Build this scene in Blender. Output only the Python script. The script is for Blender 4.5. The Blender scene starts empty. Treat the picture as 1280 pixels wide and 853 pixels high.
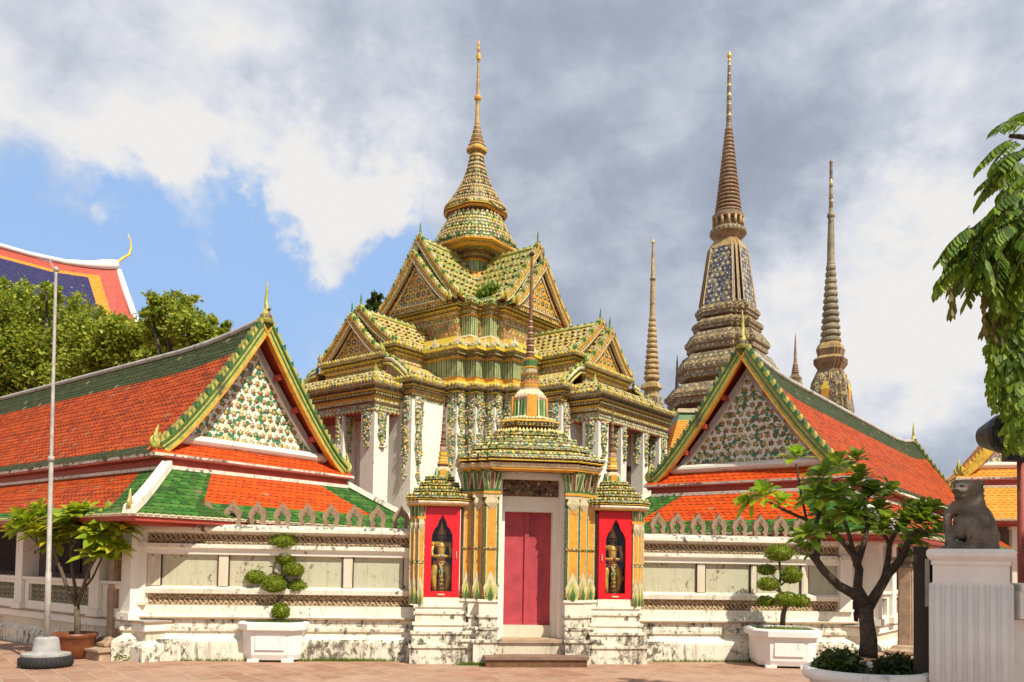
import bpy, math, random
from mathutils import Vector, Matrix
R = math.radians
random.seed(7)
S = bpy.context.scene
C = S.collection
# ------------------------------------------------------------------ camera
H = 1.65
F_PX, YH, ROLL, PITCH = 1029.3, 704.7, R(1.0), R(2.2)
cam = bpy.data.cameras.new('camera'); co = bpy.data.objects.new('camera', cam); C.objects.link(co)
cam.sensor_width = 36; cam.lens = 36 * F_PX / 1280; cam.clip_end = 3000; cam.clip_start = .05
V0 = F_PX * math.tan(PITCH)
PXC, PYC = 640 + V0 * math.sin(ROLL), YH - V0 * math.cos(ROLL)
cam.shift_x = -(PXC - 640) / 1280; cam.shift_y = (PYC - 426.5) / 1280
CM = Matrix.Translation((0, 0, H)) @ Matrix.Rotation(R(90) + PITCH, 4, 'X') @ Matrix.Rotation(ROLL, 4, 'Z')
co.matrix_world = CM
S.camera = co
def P(px, py, Y):
    """world point at depth Y seen at photo pixel (used only to survey real positions)"""
    d = CM.to_3x3() @ Vector(((px - PXC) / F_PX, -(py - PYC) / F_PX, -1))
    k = Y / d.y
    return Vector((d.x * k, Y, H + d.z * k))
def DIR(px, py):
    return (CM.to_3x3() @ Vector(((px - PXC) / F_PX, -(py - PYC) / F_PX, -1))).normalized()
# ------------------------------------------------------------------ light
SUN_EL, SUN_AZ = R(50), (0.64, -0.768)          # horizontal direction towards the sun
w = bpy.data.worlds.new('World'); S.world = w; w.use_nodes = True
sun = bpy.data.lights.new('sun', 'SUN'); so = bpy.data.objects.new('sun', sun); C.objects.link(so)
sun.energy = 5.0; sun.angle = R(.5); sun.color = (1, .94, .80)
sd = Vector((SUN_AZ[0] * math.cos(SUN_EL), SUN_AZ[1] * math.cos(SUN_EL), math.sin(SUN_EL)))
so.rotation_euler = sd.to_track_quat('Z', 'Y').to_euler(); so.location = (0, -10, 60)
S.view_settings.view_transform = 'Standard'; S.view_settings.look = 'None'
S.view_settings.exposure = 0.26; S.view_settings.gamma = 1; S.view_settings.use_curve_mapping = False

# ------------------------------------------------------------------ node helpers
class NT:
    def __init__(s, nt): s.t = nt
    def n(s, typ, ins=None, **at):
        x = s.t.nodes.new(typ)
        for k, v in at.items(): setattr(x, k, v)
        for k, v in (ins or {}).items():
            if isinstance(v, bpy.types.NodeSocket): s.t.links.new(v, x.inputs[k])
            else: x.inputs[k].default_value = v
        return x
    def m(s, op, a, b=None, c=None, clamp=False):
        x = s.t.nodes.new('ShaderNodeMath'); x.operation = op; x.use_clamp = clamp
        for i, v in enumerate((a, b, c)):
            if v is None: continue
            if isinstance(v, bpy.types.NodeSocket): s.t.links.new(v, x.inputs[i])
            else: x.inputs[i].default_value = v
        return x.outputs[0]
    def mr(s, v, a, b, c=0., d=1., smooth=True):
        x = s.n('ShaderNodeMapRange', {0: v, 1: a, 2: b, 3: c, 4: d}); x.interpolation_type = 'SMOOTHSTEP' if smooth else 'LINEAR'
        return x.outputs[0]
    def mix(s, f, a, b, typ='MIX'):
        x = s.t.nodes.new('ShaderNodeMix'); x.data_type = 'RGBA'; x.blend_type = typ
        for i, v in ((0, f), (6, a), (7, b)):
            if isinstance(v, bpy.types.NodeSocket): s.t.links.new(v, x.inputs[i])
            elif i == 0: x.inputs[i].default_value = v
            else: x.inputs[i].default_value = (*v[:3], 1)
        return x.outputs[2]
    def noise(s, vec, sc, det=3, rough=.55, dist=0):
        ins = {'Scale': sc, 'Detail': det, 'Roughness': rough, 'Distortion': dist}
        if vec is not None: ins['Vector'] = vec
        return s.n('ShaderNodeTexNoise', ins).outputs[0]
    def ramp(s, f, stops, const=False):
        x = s.n('ShaderNodeValToRGB', {0: f}); cr = x.color_ramp
        cr.interpolation = 'CONSTANT' if const else 'LINEAR'
        while len(cr.elements) < len(stops): cr.elements.new(.5)
        for e, (p, c) in zip(cr.elements, stops): e.position = p; e.color = (*c[:3], 1)
        return x.outputs[0]
def hexc(h):
    h = h.lstrip('#'); o = []
    for i in (0, 2, 4):
        c = int(h[i:i+2], 16) / 255; o.append(c / 12.92 if c < .04045 else ((c + .055) / 1.055) ** 2.4)
    return tuple(o)
# ------------------------------------------------------------------ world sky with clouds
nt = w.node_tree; nt.nodes.clear(); g = NT(nt)
sky = g.n('ShaderNodeTexSky', sky_type='NISHITA'); sky.sun_disc = False
sky.sun_elevation = SUN_EL; sky.sun_rotation = math.atan2(SUN_AZ[0], SUN_AZ[1])
sky.air_density = 1.0; sky.dust_density = .6
tc = g.n('ShaderNodeTexCoord').outputs['Generated']
wc_ = g.n('ShaderNodeTexNoise', {'Vector': tc, 'Scale': 4.5, 'Detail': 6, 'Roughness': .6}).outputs['Color']
wo_ = g.n('ShaderNodeVectorMath', {0: g.n('ShaderNodeVectorMath', {0: wc_, 1: (.5, .5, .5)}, operation='SUBTRACT').outputs[0], 3: .42}, operation='SCALE').outputs[0]
tcd = g.n('ShaderNodeVectorMath', {0: g.n('ShaderNodeVectorMath', {0: tc, 1: wo_}, operation='ADD').outputs[0]}, operation='NORMALIZE').outputs[0]
def blob(px, py, deg0, deg1):
    D = DIR(px, py)
    dt = g.n('ShaderNodeVectorMath', {0: tcd, 1: tuple(D)}, operation='DOT_PRODUCT').outputs['Value']
    return g.mr(dt, math.cos(R(deg1)), math.cos(R(deg0)))
mp = g.n('ShaderNodeMapping', {'Vector': tc, 'Scale': (1, 1, 2.1), 'Rotation': (0, R(18), 0)}).outputs[0]
n1 = g.noise(mp, 3.2, 7, .58, .25)
n2 = g.noise(g.n('ShaderNodeMapping', {'Vector': tc, 'Scale': (1, 1, 1.5)}).outputs[0], 7.5, 7, .58, .15)
n3 = g.noise(mp, 1.7, 4, .5, .3)
blue = g.m('MAXIMUM', blob(60, 200, 2, 10), g.m('MULTIPLY', blob(150, 330, 2, 12), 1.0))
blue = g.m('MAXIMUM', blue, g.m('MULTIPLY', blob(330, 360, 1, 10), .95))
blue = g.m('MAXIMUM', blue, g.m('MULTIPLY', blob(270, 240, 2, 8), .9))
blue = g.m('MAXIMUM', blue, g.m('MULTIPLY', blob(90, 270, 4, 13), 1.05))
blue = g.m('MAXIMUM', blue, g.m('MULTIPLY', blob(455, 390, 0, 7), .8))
blue = g.m('SUBTRACT', blue, g.m('MULTIPLY', blob(130, 190, 0, 5.0), .40))
blue = g.m('SUBTRACT', blue, g.m('MULTIPLY', blob(235, 235, 0, 4.0), .42))
blue = g.m('SUBTRACT', blue, g.m('MULTIPLY', blob(400, 275, 0, 5.0), .90))
blue = g.m('SUBTRACT', blue, g.m('MULTIPLY', blob(20, 60, 2, 10), .9))
blue = g.m('SUBTRACT', blue, g.m('MULTIPLY', blob(230, 60, 3, 9), 1.1))
dens = g.m('ADD', g.m('SUBTRACT', 1.02, g.m('MULTIPLY', blue, .88)), g.m('MULTIPLY', g.m('SUBTRACT', n1, .5), .9))
dens = g.m('ADD', dens, g.m('MULTIPLY', g.m('SUBTRACT', n2, .5), .55))
cov = g.mr(dens, .22, .92)
lit = g.m('ADD', .53, g.m('MULTIPLY', g.m('SUBTRACT', n3, .5), .8))
lit = g.m('ADD', lit, g.m('MULTIPLY', g.m('SUBTRACT', n2, .5), 1.5))
for (px, py, a, b, k) in ((1090, 400, 2, 11, .46), (390, 275, 0, 7, .42), (160, 190, 0, 7, .16), (150, 40, 2, 17, .26), (400, 110, 2, 10, .10), (830, 200, 3, 17, -.20), (620, 40, 2, 12, -.08), (1230, 150, 2, 10, .22), (960, 290, 1, 8, -.08), (700, 250, 1, 5, .10)):
    lit = g.m('ADD', lit, g.m('MULTIPLY', blob(px, py, a, b), k))
ccol = g.ramp(lit, [(0.0, (.34, .39, .48)), (.33, (.43, .485, .59)), (.60, (.60, .65, .75)), (.85, (.82, .84, .90)), (1, (.95, .935, .92))])
ccol = g.n('ShaderNodeVectorMath', {0: ccol, 3: 7.6}, operation='SCALE').outputs[0]
skyb = g.mix(1.0, sky.outputs[0], (.78, 1.0, 1.10), 'MULTIPLY')
skyb = g.n('ShaderNodeVectorMath', {0: skyb, 1: (1.1, 1.0, 1.05)}, operation='MULTIPLY').outputs[0]
blu = g.mix(.80, skyb, (3.3, 5.0, 7.9))
allc = g.mix(cov, blu, ccol)
bg = g.n('ShaderNodeBackground', {'Color': allc, 'Strength': .10})
g.n('ShaderNodeOutputWorld', {'Surface': bg.outputs[0]})

# ------------------------------------------------------------------ materials
def newmat(name):
    m = bpy.data.materials.new(name); m.use_nodes = True; m.node_tree.nodes.clear()
    return m, NT(m.node_tree)
def finish(g, col, rough=.6, bump=None, bstr=.3, bdist=.02, metal=0, spec=.5):
    ins = {'Base Color': col if isinstance(col, bpy.types.NodeSocket) else (*col[:3], 1), 'Roughness': rough, 'Metallic': metal, 'Specular IOR Level': spec}
    if bump is not None:
        ins['Normal'] = g.n('ShaderNodeBump', {'Strength': bstr, 'Distance': bdist, 'Height': bump}).outputs[0]
    b = g.n('ShaderNodeBsdfPrincipled', ins)
    g.n('ShaderNodeOutputMaterial', {'Surface': b.outputs[0]})
def plain(name, col, var=.25, sc=6, rough=.6, bs=.25, dirt=0, metal=0, dsc=2.5, bsc=30, spec=.5, bd=.01):
    m, g = newmat(name)
    ob = g.n('ShaderNodeTexCoord').outputs['Object']
    a = g.noise(ob, sc, 5, .6); b = g.noise(ob, bsc, 3, .6)
    lo = tuple(c * (1 - var) for c in col); hi = tuple(min(1, c * (1 + var * .8)) for c in col)
    c = g.ramp(a, [(.3, lo), (.7, hi)])
    if dirt:
        d = g.noise(ob, dsc, 6, .68, .3)
        c = g.mix(g.mr(d, .62 - dirt * .2, .78 - dirt * .12), c, (.06, .05, .04))
    finish(g, c, rough, b, bs, bd, metal, spec)
    return m
def plaster(name, col=(.78, .74, .68), dirt=.5, warm=.3):
    """lime plaster with drips, warm staining and black flaking mould"""
    m, g = newmat(name)
    ob = g.n('ShaderNodeTexCoord').outputs['Object']
    big = g.noise(ob, 1.1, 6, .65, .2)
    st = g.n('ShaderNodeMapping', {'Vector': ob, 'Scale': (5, 5, .7)}).outputs[0]
    drip = g.noise(st, 2.0, 5, .65)
    c = g.mix(g.mr(big, .42, .72, 0, warm), col, (.55, .45, .30))
    c = g.mix(g.mr(drip, .48, .78, 0, max(.10, .25 + .5 * dirt)), c, (.26, .22, .16))
    dr2 = g.noise(g.n('ShaderNodeMapping', {'Vector': ob, 'Scale': (9, 9, .8)}).outputs[0], 2.2, 4, .6); dm = g.noise(ob, 1.9, 4, .6)
    c = g.mix(g.m('MULTIPLY', g.mr(dr2, .50, .70), g.mr(dm, .45, .62, 0, max(0, min(.8, .25 + dirt)))), c, (.11, .09, .065))
    f = g.noise(g.n('ShaderNodeMapping', {'Vector': ob, 'Scale': (1, 1, .75)}).outputs[0], 10, 10, .76, .25); lm = g.noise(ob, 1.4, 4, .6)
    k = g.m('ADD', f, g.m('MULTIPLY', g.m('SUBTRACT', lm, .5), .55))
    dk = g.mr(k, .605 - .15 * dirt, .70 - .13 * dirt)
    c = g.mix(dk, c, g.mix(g.mr(f, .4, .7), (.22, .19, .14), (.045, .040, .034)))
    fine = g.noise(ob, 40, 4, .6)
    c = g.mix(g.mr(fine, .3, .7, 0, .12), c, (.5, .45, .38))
    finish(g, c, .85, g.m('ADD', g.m('MULTIPLY', f, .7), g.m('MULTIPLY', fine, .3)), .45, .02, spec=.2)
    return m
def tiles(name, cols, w=.15, h=.125, wear=.3):
    """overlapping glazed roof tiles, metre UVs"""
    m, g = newmat(name)
    uv = g.n('ShaderNodeUVMap').outputs[0]
    s = g.n('ShaderNodeSeparateXYZ', {0: uv})
    v = g.m('DIVIDE', s.outputs[1], h); row = g.m('FLOOR', v); fv = g.m('FRACT', v)
    u = g.m('ADD', g.m('DIVIDE', s.outputs[0], w), g.m('MULTIPLY', g.m('MODULO', row, 2), .5))
    cu = g.m('FLOOR', u); fu = g.m('ABSOLUTE', g.m('SUBTRACT', g.m('FRACT', u), .5))
    # pointed lower edge
    edge = g.m('ADD', fv, g.m('MULTIPLY', fu, -.75))
    cid = g.n('ShaderNodeCombineXYZ', {0: cu, 1: row}).outputs[0]
    rnd = g.n('ShaderNodeTexWhiteNoise', {0: cid}, noise_dimensions='3D').outputs[0]
    c = g.ramp(rnd, [(i / max(1, len(cols) - 1), x) for i, x in enumerate(cols)])
    ob = g.n('ShaderNodeTexCoord').outputs['Object']
    wn = g.noise(ob, 1.6, 6, .65, .2)
    c = g.mix(g.mr(wn, .45, .75, 0, wear), c, (.10, .045, .03))
    wn2 = g.noise(ob, 9, 5, .7)
    c = g.mix(g.mr(wn2, .60, .74, 0, wear * .9), c, (.07, .05, .04))
    dark = g.m('MULTIPLY', g.mr(edge, -.34, -.04, .10, .95), g.mr(edge, -.02, .06, 1, 0))  # shadow just below each tile's pointed edge, painted into the colour
    c = g.mix(g.mr(rnd, .985, .99, 0, .35), c, (.40, .30, .15))
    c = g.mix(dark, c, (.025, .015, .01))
    hgt = g.m('SUBTRACT', g.mr(edge, -.30, .12, 0, 1), g.m('MULTIPLY', fv, .7))
    finish(g, c, .65, hgt, .8, .03, spec=.12)
    return m
def mosaic(name, bgc, pet, ctr, k=7., dirt=.3, leaf=None, bump=.7, kv=None, petals=5, rr=.40, rough=.35):
    """ceramic flower mosaic in rows, metre UVs"""
    m, g = newmat(name)
    uv = g.n('ShaderNodeUVMap').outputs[0]
    ob = g.n('ShaderNodeTexCoord').outputs['Object']
    s = g.n('ShaderNodeSeparateXYZ', {0: uv})
    v = g.m('MULTIPLY', s.outputs[1], kv or k); row = g.m('FLOOR', v)
    u = g.m('ADD', g.m('MULTIPLY', s.outputs[0], k), g.m('MULTIPLY', g.m('MODULO', row, 2), .5)); cu = g.m('FLOOR', u)
    fx = g.m('SUBTRACT', g.m('FRACT', u), .5); fy = g.m('SUBTRACT', g.m('FRACT', v), .5)
    r = g.m('SQRT', g.m('ADD', g.m('MULTIPLY', fx, fx), g.m('MULTIPLY', fy, fy)))
    cid = g.n('ShaderNodeCombineXYZ', {0: cu, 1: row}).outputs[0]
    wn = g.n('ShaderNodeTexWhiteNoise', {0: cid}, noise_dimensions='3D')
    an = g.m('ADD', g.m('ARCTAN2', fy, fx), g.m('MULTIPLY', wn.outputs[0], 6.28))
    pr = g.m('MULTIPLY', r, g.m('ADD', 1.08, g.m('MULTIPLY', g.m('COSINE', g.m('MULTIPLY', an, petals)), .22)))
    pc = g.ramp(wn.outputs[0], [(i / len(pet), x) for i, x in enumerate(pet)], True)
    w2 = g.n('ShaderNodeTexWhiteNoise', {0: cid, 1: 3.7}, noise_dimensions='4D').outputs[0]
    cc = g.ramp(w2, [(i / len(ctr), x) for i, x in enumerate(ctr)], True)
    bc = bgc
    if leaf:
        vo = g.n('ShaderNodeTexVoronoi', {'Vector': uv, 'Scale': k * 2.3})
        wv = g.n('ShaderNodeSeparateXYZ', {0: vo.outputs['Color']}).outputs[0]
        bc = g.ramp(wv, [(i / (len(leaf) + 1), x) for i, x in enumerate([bgc] + list(leaf))], True)
    c = g.mix(g.mr(pr, rr - .03, rr), pc, bc)
    c = g.mix(g.mr(pr, .13, .16), cc, c)
    gap = g.m('MULTIPLY', g.mr(pr, rr - .07, rr), g.mr(pr, rr + .02, rr + .11, 1, 0))
    c = g.mix(g.m('MULTIPLY', gap, .9), c, (.03, .022, .012))
    d = g.noise(ob, 3.1, 6, .7, .3)
    c = g.mix(g.mr(d, .60 - .25 * dirt, .80 - .1 * dirt, 0, .85), c, (.07, .055, .04))
    hb = g.m('MULTIPLY', g.mr(pr, .1, rr, 1, 0), 1.)
    finish(g, c, rough, hb, bump, .03)
    return m
def stripes(name, cols, k, dirt=.3, horiz=False):
    m, g = newmat(name)
    uv = g.n('ShaderNodeUVMap').outputs[0]; ob = g.n('ShaderNodeTexCoord').outputs['Object']
    s = g.n('ShaderNodeSeparateXYZ', {0: uv})
    f = g.m('FRACT', g.m('MULTIPLY', s.outputs[1 if horiz else 0], k))
    c = g.ramp(f, [(i / len(cols), x) for i, x in enumerate(cols)], True)
    d = g.noise(ob, 4, 6, .7, .3)
    c = g.mix(g.mr(d, .60 - .25 * dirt, .82 - .1 * dirt, 0, .8), c, (.07, .06, .04))
    finish(g, c, .35, g.m('SINE', g.m('MULTIPLY', f, 6.283 * len(cols))), .4, .01)
    return m
def leafm(name, cols, trans=.35, rough=.5):
    m, g = newmat(name)
    rnd = g.n('ShaderNodeNewGeometry').outputs['Random Per Island']
    c = g.ramp(rnd, [(i / (len(cols) - 1), x) for i, x in enumerate(cols)])
    b = g.n('ShaderNodeBsdfPrincipled', {'Base Color': c, 'Roughness': rough, 'Specular IOR Level': .3})
    t = g.n('ShaderNodeBsdfTranslucent', {'Color': g.mix(.5, c, (.30, .36, .02))})
    mx = g.n('ShaderNodeMixShader', {0: trans, 1: b.outputs[0], 2: t.outputs[0]})
    g.n('ShaderNodeOutputMaterial', {'Surface': mx.outputs[0]})
    return m
def frieze(name, fg, bgc, k=3.2):
    m, g = newmat(name)
    uv = g.n('ShaderNodeUVMap').outputs[0]; ob = g.n('ShaderNodeTexCoord').outputs['Object']
    s = g.n('ShaderNodeSeparateXYZ', {0: uv})
    u = g.m('MULTIPLY', s.outputs[0], k * 6.283); v = g.m('MULTIPLY', s.outputs[1], 34.)
    a = g.m('ABSOLUTE', g.m('SINE', g.m('ADD', v, g.m('MULTIPLY', g.m('SINE', u), 2.2))))
    b = g.m('ABSOLUTE', g.m('SINE', g.m('ADD', g.m('MULTIPLY', u, 1.5), g.m('MULTIPLY', g.m('SINE', v), 1.6))))
    x = g.m('MAXIMUM', g.mr(a, .80, .93), g.mr(b, .85, .95))
    c = g.mix(x, bgc, fg)
    d = g.noise(ob, 6, 5, .7)
    c = g.mix(g.mr(d, .5, .75, 0, .6), c, (.12, .08, .05))
    finish(g, c, .85, x, .9, .03, spec=.2)
    return m

# albedo colours
YEL, ORG, GRN, DGR, WHT, PNK, RED, DRK = (.62, .38, .03), (.58, .22, .025), (.07, .17, .045), (.02, .075, .035), (.70, .66, .50), (.55, .30, .19), (.36, .045, .025), (.035, .025, .015)
PYEL, LGR = (.66, .52, .17), (.30, .38, .10)
M = {}
M['white'] = plaster('white_plaster', (.80, .76, .66), -.25, .15)
M['white_d'] = plaster('stained_plaster', (.79, .73, .60), .26, .4)
M['white_dd'] = plaster('mouldy_plaster', (.76, .70, .56), .72, .4)
M['panel'] = plaster('wall_panel_plaster', (.47, .46, .32), .22, .85)
M['fin'] = plain('weathered_finial_stone', (.27, .18, .11), .35, 7, .9, .6, dirt=.3)
M['cream'] = plaster('cream_plaster', (.66, .58, .44), .2, .4)
M['mshade'] = plain('mondop_plaster', (.74, .69, .64), .06, 3, .8, .1)
M['frieze'] = frieze('carved_frieze', (.56, .43, .26), (.16, .095, .05), 4.2)
M['lattice'] = frieze('green_lattice', (.36, .33, .22), (.03, .035, .02), 4.5)
M['rtile'] = tiles('red_roof_tiles', [(.32, .038, .004), (.40, .052, .005), (.47, .072, .006), (.22, .026, .004)])
M['otile'] = tiles('orange_roof_tiles', [(.58, .062, .006), (.66, .085, .008), (.48, .046, .006)], wear=.12)
M['gtile'] = tiles('green_roof_tiles', [(.018, .085, .012), (.03, .13, .015), (.07, .17, .03), (.012, .05, .012)], wear=.35)
M['dgtile'] = tiles('dark_green_roof_tiles', [(.026, .042, .012), (.036, .055, .015), (.055, .066, .022)], wear=.4)
M['ftile'] = tiles('far_orange_roof_tiles', [(.78, .26, .03), (.82, .31, .05)], wear=.05)
M['btile'] = tiles('navy_roof_tiles', [(.03, .03, .10), (.045, .045, .13)], wear=.15)
M['redp'] = plain('red_paint', (.40, .055, .03), .2, 4, .55, .15)
M['redw'] = plain('dull_red_board', (.30, .06, .04), .25, 4, .7, .15)
M['door'] = plain('pink_red_door', (.40, .045, .06), .30, 3, .55, .12, dirt=.08)
M['redc'] = plain('bright_red_lacquer', (.66, .010, .018), .12, 4, .35, .05)
M['ysol'] = plain('yellow_glaze', (.74, .50, .05), .3, 9, .45, .2, dirt=.3)
M['osol'] = plain('orange_glaze', (.66, .31, .03), .22, 9, .45, .2, dirt=.18)
M['gsol'] = plain('green_glaze', (.055, .15, .035), .4, 9, .45, .2, dirt=.25)
M['lgsol'] = plain('light_green_glaze', (.42, .39, .08), .35, 12, .45, .3, dirt=.3)
M['wsol'] = plain('white_glaze', (.56, .47, .28), .25, 12, .5, .25, dirt=.36)
M['psol'] = plain('pink_glaze', (.60, .37, .25), .25, 12, .5, .25, dirt=.3)
_m, _g = newmat('cabinet_glass'); M['pane'] = _m
_t = _g.n('ShaderNodeBsdfTransparent', {'Color': (.93, .95, .94, 1)}); _gl = _g.n('ShaderNodeBsdfGlossy', {'Roughness': .03, 'Color': (1, 1, 1, 1)})
_g.n('ShaderNodeOutputMaterial', {'Surface': _g.n('ShaderNodeMixShader', {0: .02, 1: _t.outputs[0], 2: _gl.outputs[0]}).outputs[0]})
M['gap'] = plain('painted_gap_shade', (.035, .022, .012), .4, 9, .8, .3)  # near-black colour that paints shade into undercuts between courses and rings
M['brn'] = plain('brown_glaze', (.16, .075, .03), .4, 9, .55, .3, dirt=.3)
M['dark'] = plain('dark_brown', (.045, .03, .025), .2, 5, .8, .1)
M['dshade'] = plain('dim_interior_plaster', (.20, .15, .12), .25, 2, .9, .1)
M['glass'] = plain('dark_glass', (.02, .018, .018), .1, 5, .08, 0)
M['black'] = plain('black_plastic', (.012, .012, .013), .2, 5, .4, .1)
M['rubber'] = plain('black_rubber', (.02, .02, .02), .3, 8, .8, .3)
M['steel'] = plain('weathered_pole', (.38, .35, .31), .25, 9, .5, .1, dirt=.1)
M['conc'] = plain('concrete', (.36, .35, .33), .2, 7, .9, .4, dirt=.1)
M['stone'] = plain('grey_carved_stone', (.17, .14, .105), .5, 9, .9, .9, dirt=.25, bsc=22, bd=.02)
M['sand'] = plain('sandstone', (.40, .28, .18), .3, 5, .9, .5, dirt=.28)
M['step'] = plain('worn_stone_step', (.22, .13, .09), .3, 5, .8, .3, dirt=.2)
M['terra'] = plain('terracotta', (.19, .055, .02), .3, 6, .4, .25, dirt=.2)
M['planter'] = plain('white_painted_planter', (.78, .745, .70), .05, 4, .6, .1, dirt=.03)
M['fence'] = plain('pier_white_paint', (.86, .82, .75), .08, 3, .65, .15, dirt=.02)
M['bark'] = plain('bark', (.12, .085, .055), .35, 10, .9, .7, bsc=35, bd=.02)
M['dbark'] = plain('dark_bark', (.095, .07, .05), .55, 16, .95, 1., bsc=55, bd=.04, dirt=.2, dsc=12)
M['soil'] = plain('soil', (.10, .06, .04), .3, 12, .95, .5)
M['gold'] = plain('dull_gold', (.66, .40, .07), .35, 14, .4, .4, metal=.25)
M['wood'] = plain('dark_wood', (.04, .028, .02), .35, 6, .7, .4)
M['grey'] = plain('grey_cement_ridge', (.42, .40, .36), .3, 5, .85, .3, dirt=.3)
MIXP = [WHT, PNK, PYEL, (.5, .56, .3), YEL]
M['mos'] = mosaic('mixed_flower_mosaic', (.06, .05, .025), [WHT, YEL, LGR, PNK, GRN], [RED, YEL, ORG], 9, .35, [GRN, YEL, DRK])
M['mosf'] = mosaic('fine_flower_mosaic', (.04, .032, .015), [WHT, YEL, LGR, WHT, PNK], [RED, ORG, GRN], 15, .25, [GRN, YEL])
M['mosy'] = mosaic('yellow_flower_mosaic', (.74, .52, .08), [(.78, .72, .5), PYEL, (.76, .64, .30), (.66, .46, .26)], [ORG, GRN, GRN], 6.2, .15, [(.70, .56, .16), (.62, .44, .06)])
M['mosyg'] = mosaic('green_white_roof_mosaic', (.56, .46, .09), [(.66, .58, .34), PYEL, (.44, .46, .14), (.70, .56, .2)], [ORG, GRN, GRN], 6.5, .15, [(.14, .30, .08), (.60, .46, .10), (.10, .22, .06)])
M['mosg'] = mosaic('green_flower_mosaic', (.06, .17, .05), [LGR, GRN, WHT, PYEL, LGR], [YEL, RED, GRN], 9, .35, [GRN, LGR, DRK])
M['mosr'] = mosaic('rosette_pediment_mosaic', (.60, .30, .03), [(.30, .27, .09), DGR, (.42, .36, .16), (.10, .15, .05)], [YEL, WHT], 4.6, .3, [(.60, .36, .05), (.52, .26, .03)], 1., petals=6, rr=.33)
M['moso'] = mosaic('orange_flower_mosaic', (.52, .17, .04), [PYEL, LGR, YEL, PNK], [RED, GRN], 6, .4, [(.45, .20, .05), (.35, .30, .08)])
M['mosw'] = mosaic('white_pediment_mosaic', (.74, .70, .58), [(.66, .50, .18), (.60, .36, .10), (.70, .60, .34), (.64, .46, .16), (.10, .24, .10)], [(.42, .10, .03), (.55, .42, .06)], 6.0, .12, [(.74, .70, .55), (.06, .20, .09), (.74, .70, .55), (.66, .56, .30), (.07, .20, .09), (.74, .70, .58)], .8, kv=6.0, rr=.29)
M['mosp'] = mosaic('garland_mosaic', (.42, .44, .32), [WHT, LGR, PYEL, PNK, (.2, .34, .2)], [RED, YEL, GRN], 8.5, .2, [GRN, WHT, (.25, .32, .22)])
M['mosb'] = mosaic('brown_stupa_mosaic', (.17, .12, .06), [(.40, .32, .17), (.46, .38, .22), (.24, .18, .09), (.30, .26, .13)], [(.22, .09, .04), PYEL], 2.6, .35, [(.36, .28, .16), (.22, .15, .09)], .8)
M['mosblue'] = mosaic('blue_stupa_mosaic', (.09, .085, .09), [(.46, .44, .34), (.42, .36, .18), (.10, .11, .20)], [YEL, WHT], 2.6, .25, [(.05, .05, .075), (.34, .31, .20), (.22, .19, .12)], .8)
M['navy'] = plain('navy_tile', (.03, .03, .10), .3, 3, .4, .2)
M['rings'] = plain('ochre_rings', (.40, .27, .11), .4, 4, .6, .5, dirt=.25)
M['ringsb'] = plain('brown_rings', (.25, .155, .085), .45, 3, .6, .5, dirt=.3)
M['ringsg'] = plain('green_grey_rings', (.23, .19, .11), .45, 3, .6, .5, dirt=.25)
M['gstripe'] = stripes('green_white_stripes', [(.40, .42, .20), GRN, (.46, .44, .22), (.22, .24, .10)], 5.5, .6)
M['ystripe'] = stripes('yellow_green_stripes', [YEL, YEL, YEL, (.30, .40, .08)], 2.6, .15)
M['bellst'] = stripes('bell_green_stripes', [(.62, .62, .42), GRN, (.20, .30, .06), GRN], 9, .15)
M['grass'] = leafm('grass_blades', [(.10, .18, .02), (.16, .25, .03), (.22, .28, .05)], .3)
M['lf_tree'] = leafm('olive_foliage', [(.10, .16, .015), (.22, .29, .025), (.38, .41, .04), (.56, .54, .10)], .45)
M['lf_dark'] = leafm('dark_foliage', [(.02, .04, .01), (.035, .06, .015), (.05, .09, .02)], .3)
M['lf_fr'] = leafm('frangipani_leaf', [(.20, .32, .02), (.30, .42, .025), (.45, .50, .03), (.62, .54, .03)], .5, .4)
M['lf_frd'] = leafm('shade_toned_frangipani_leaf', [(.07, .14, .018), (.11, .21, .02), (.18, .29, .025), (.30, .40, .03)], .5, .4)  # shade of the overhanging tree put into these leaf colours
M['lf_frb'] = leafm('bright_frangipani_leaf', [(.22, .42, .02), (.34, .52, .03), (.58, .60, .03)], .55, .4)
M['lf_bon'] = leafm('bonsai_leaf', [(.10, .15, .01), (.17, .23, .015), (.27, .32, .02)], .3)
M['lf_hang'] = leafm('hanging_leaf', [(.05, .11, .015), (.09, .18, .018), (.17, .29, .025), (.30, .40, .04)], .5)
M['lf_hangb'] = leafm('young_brown_leaf', [(.16, .11, .05), (.22, .17, .07), (.15, .17, .05)], .4)

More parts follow.
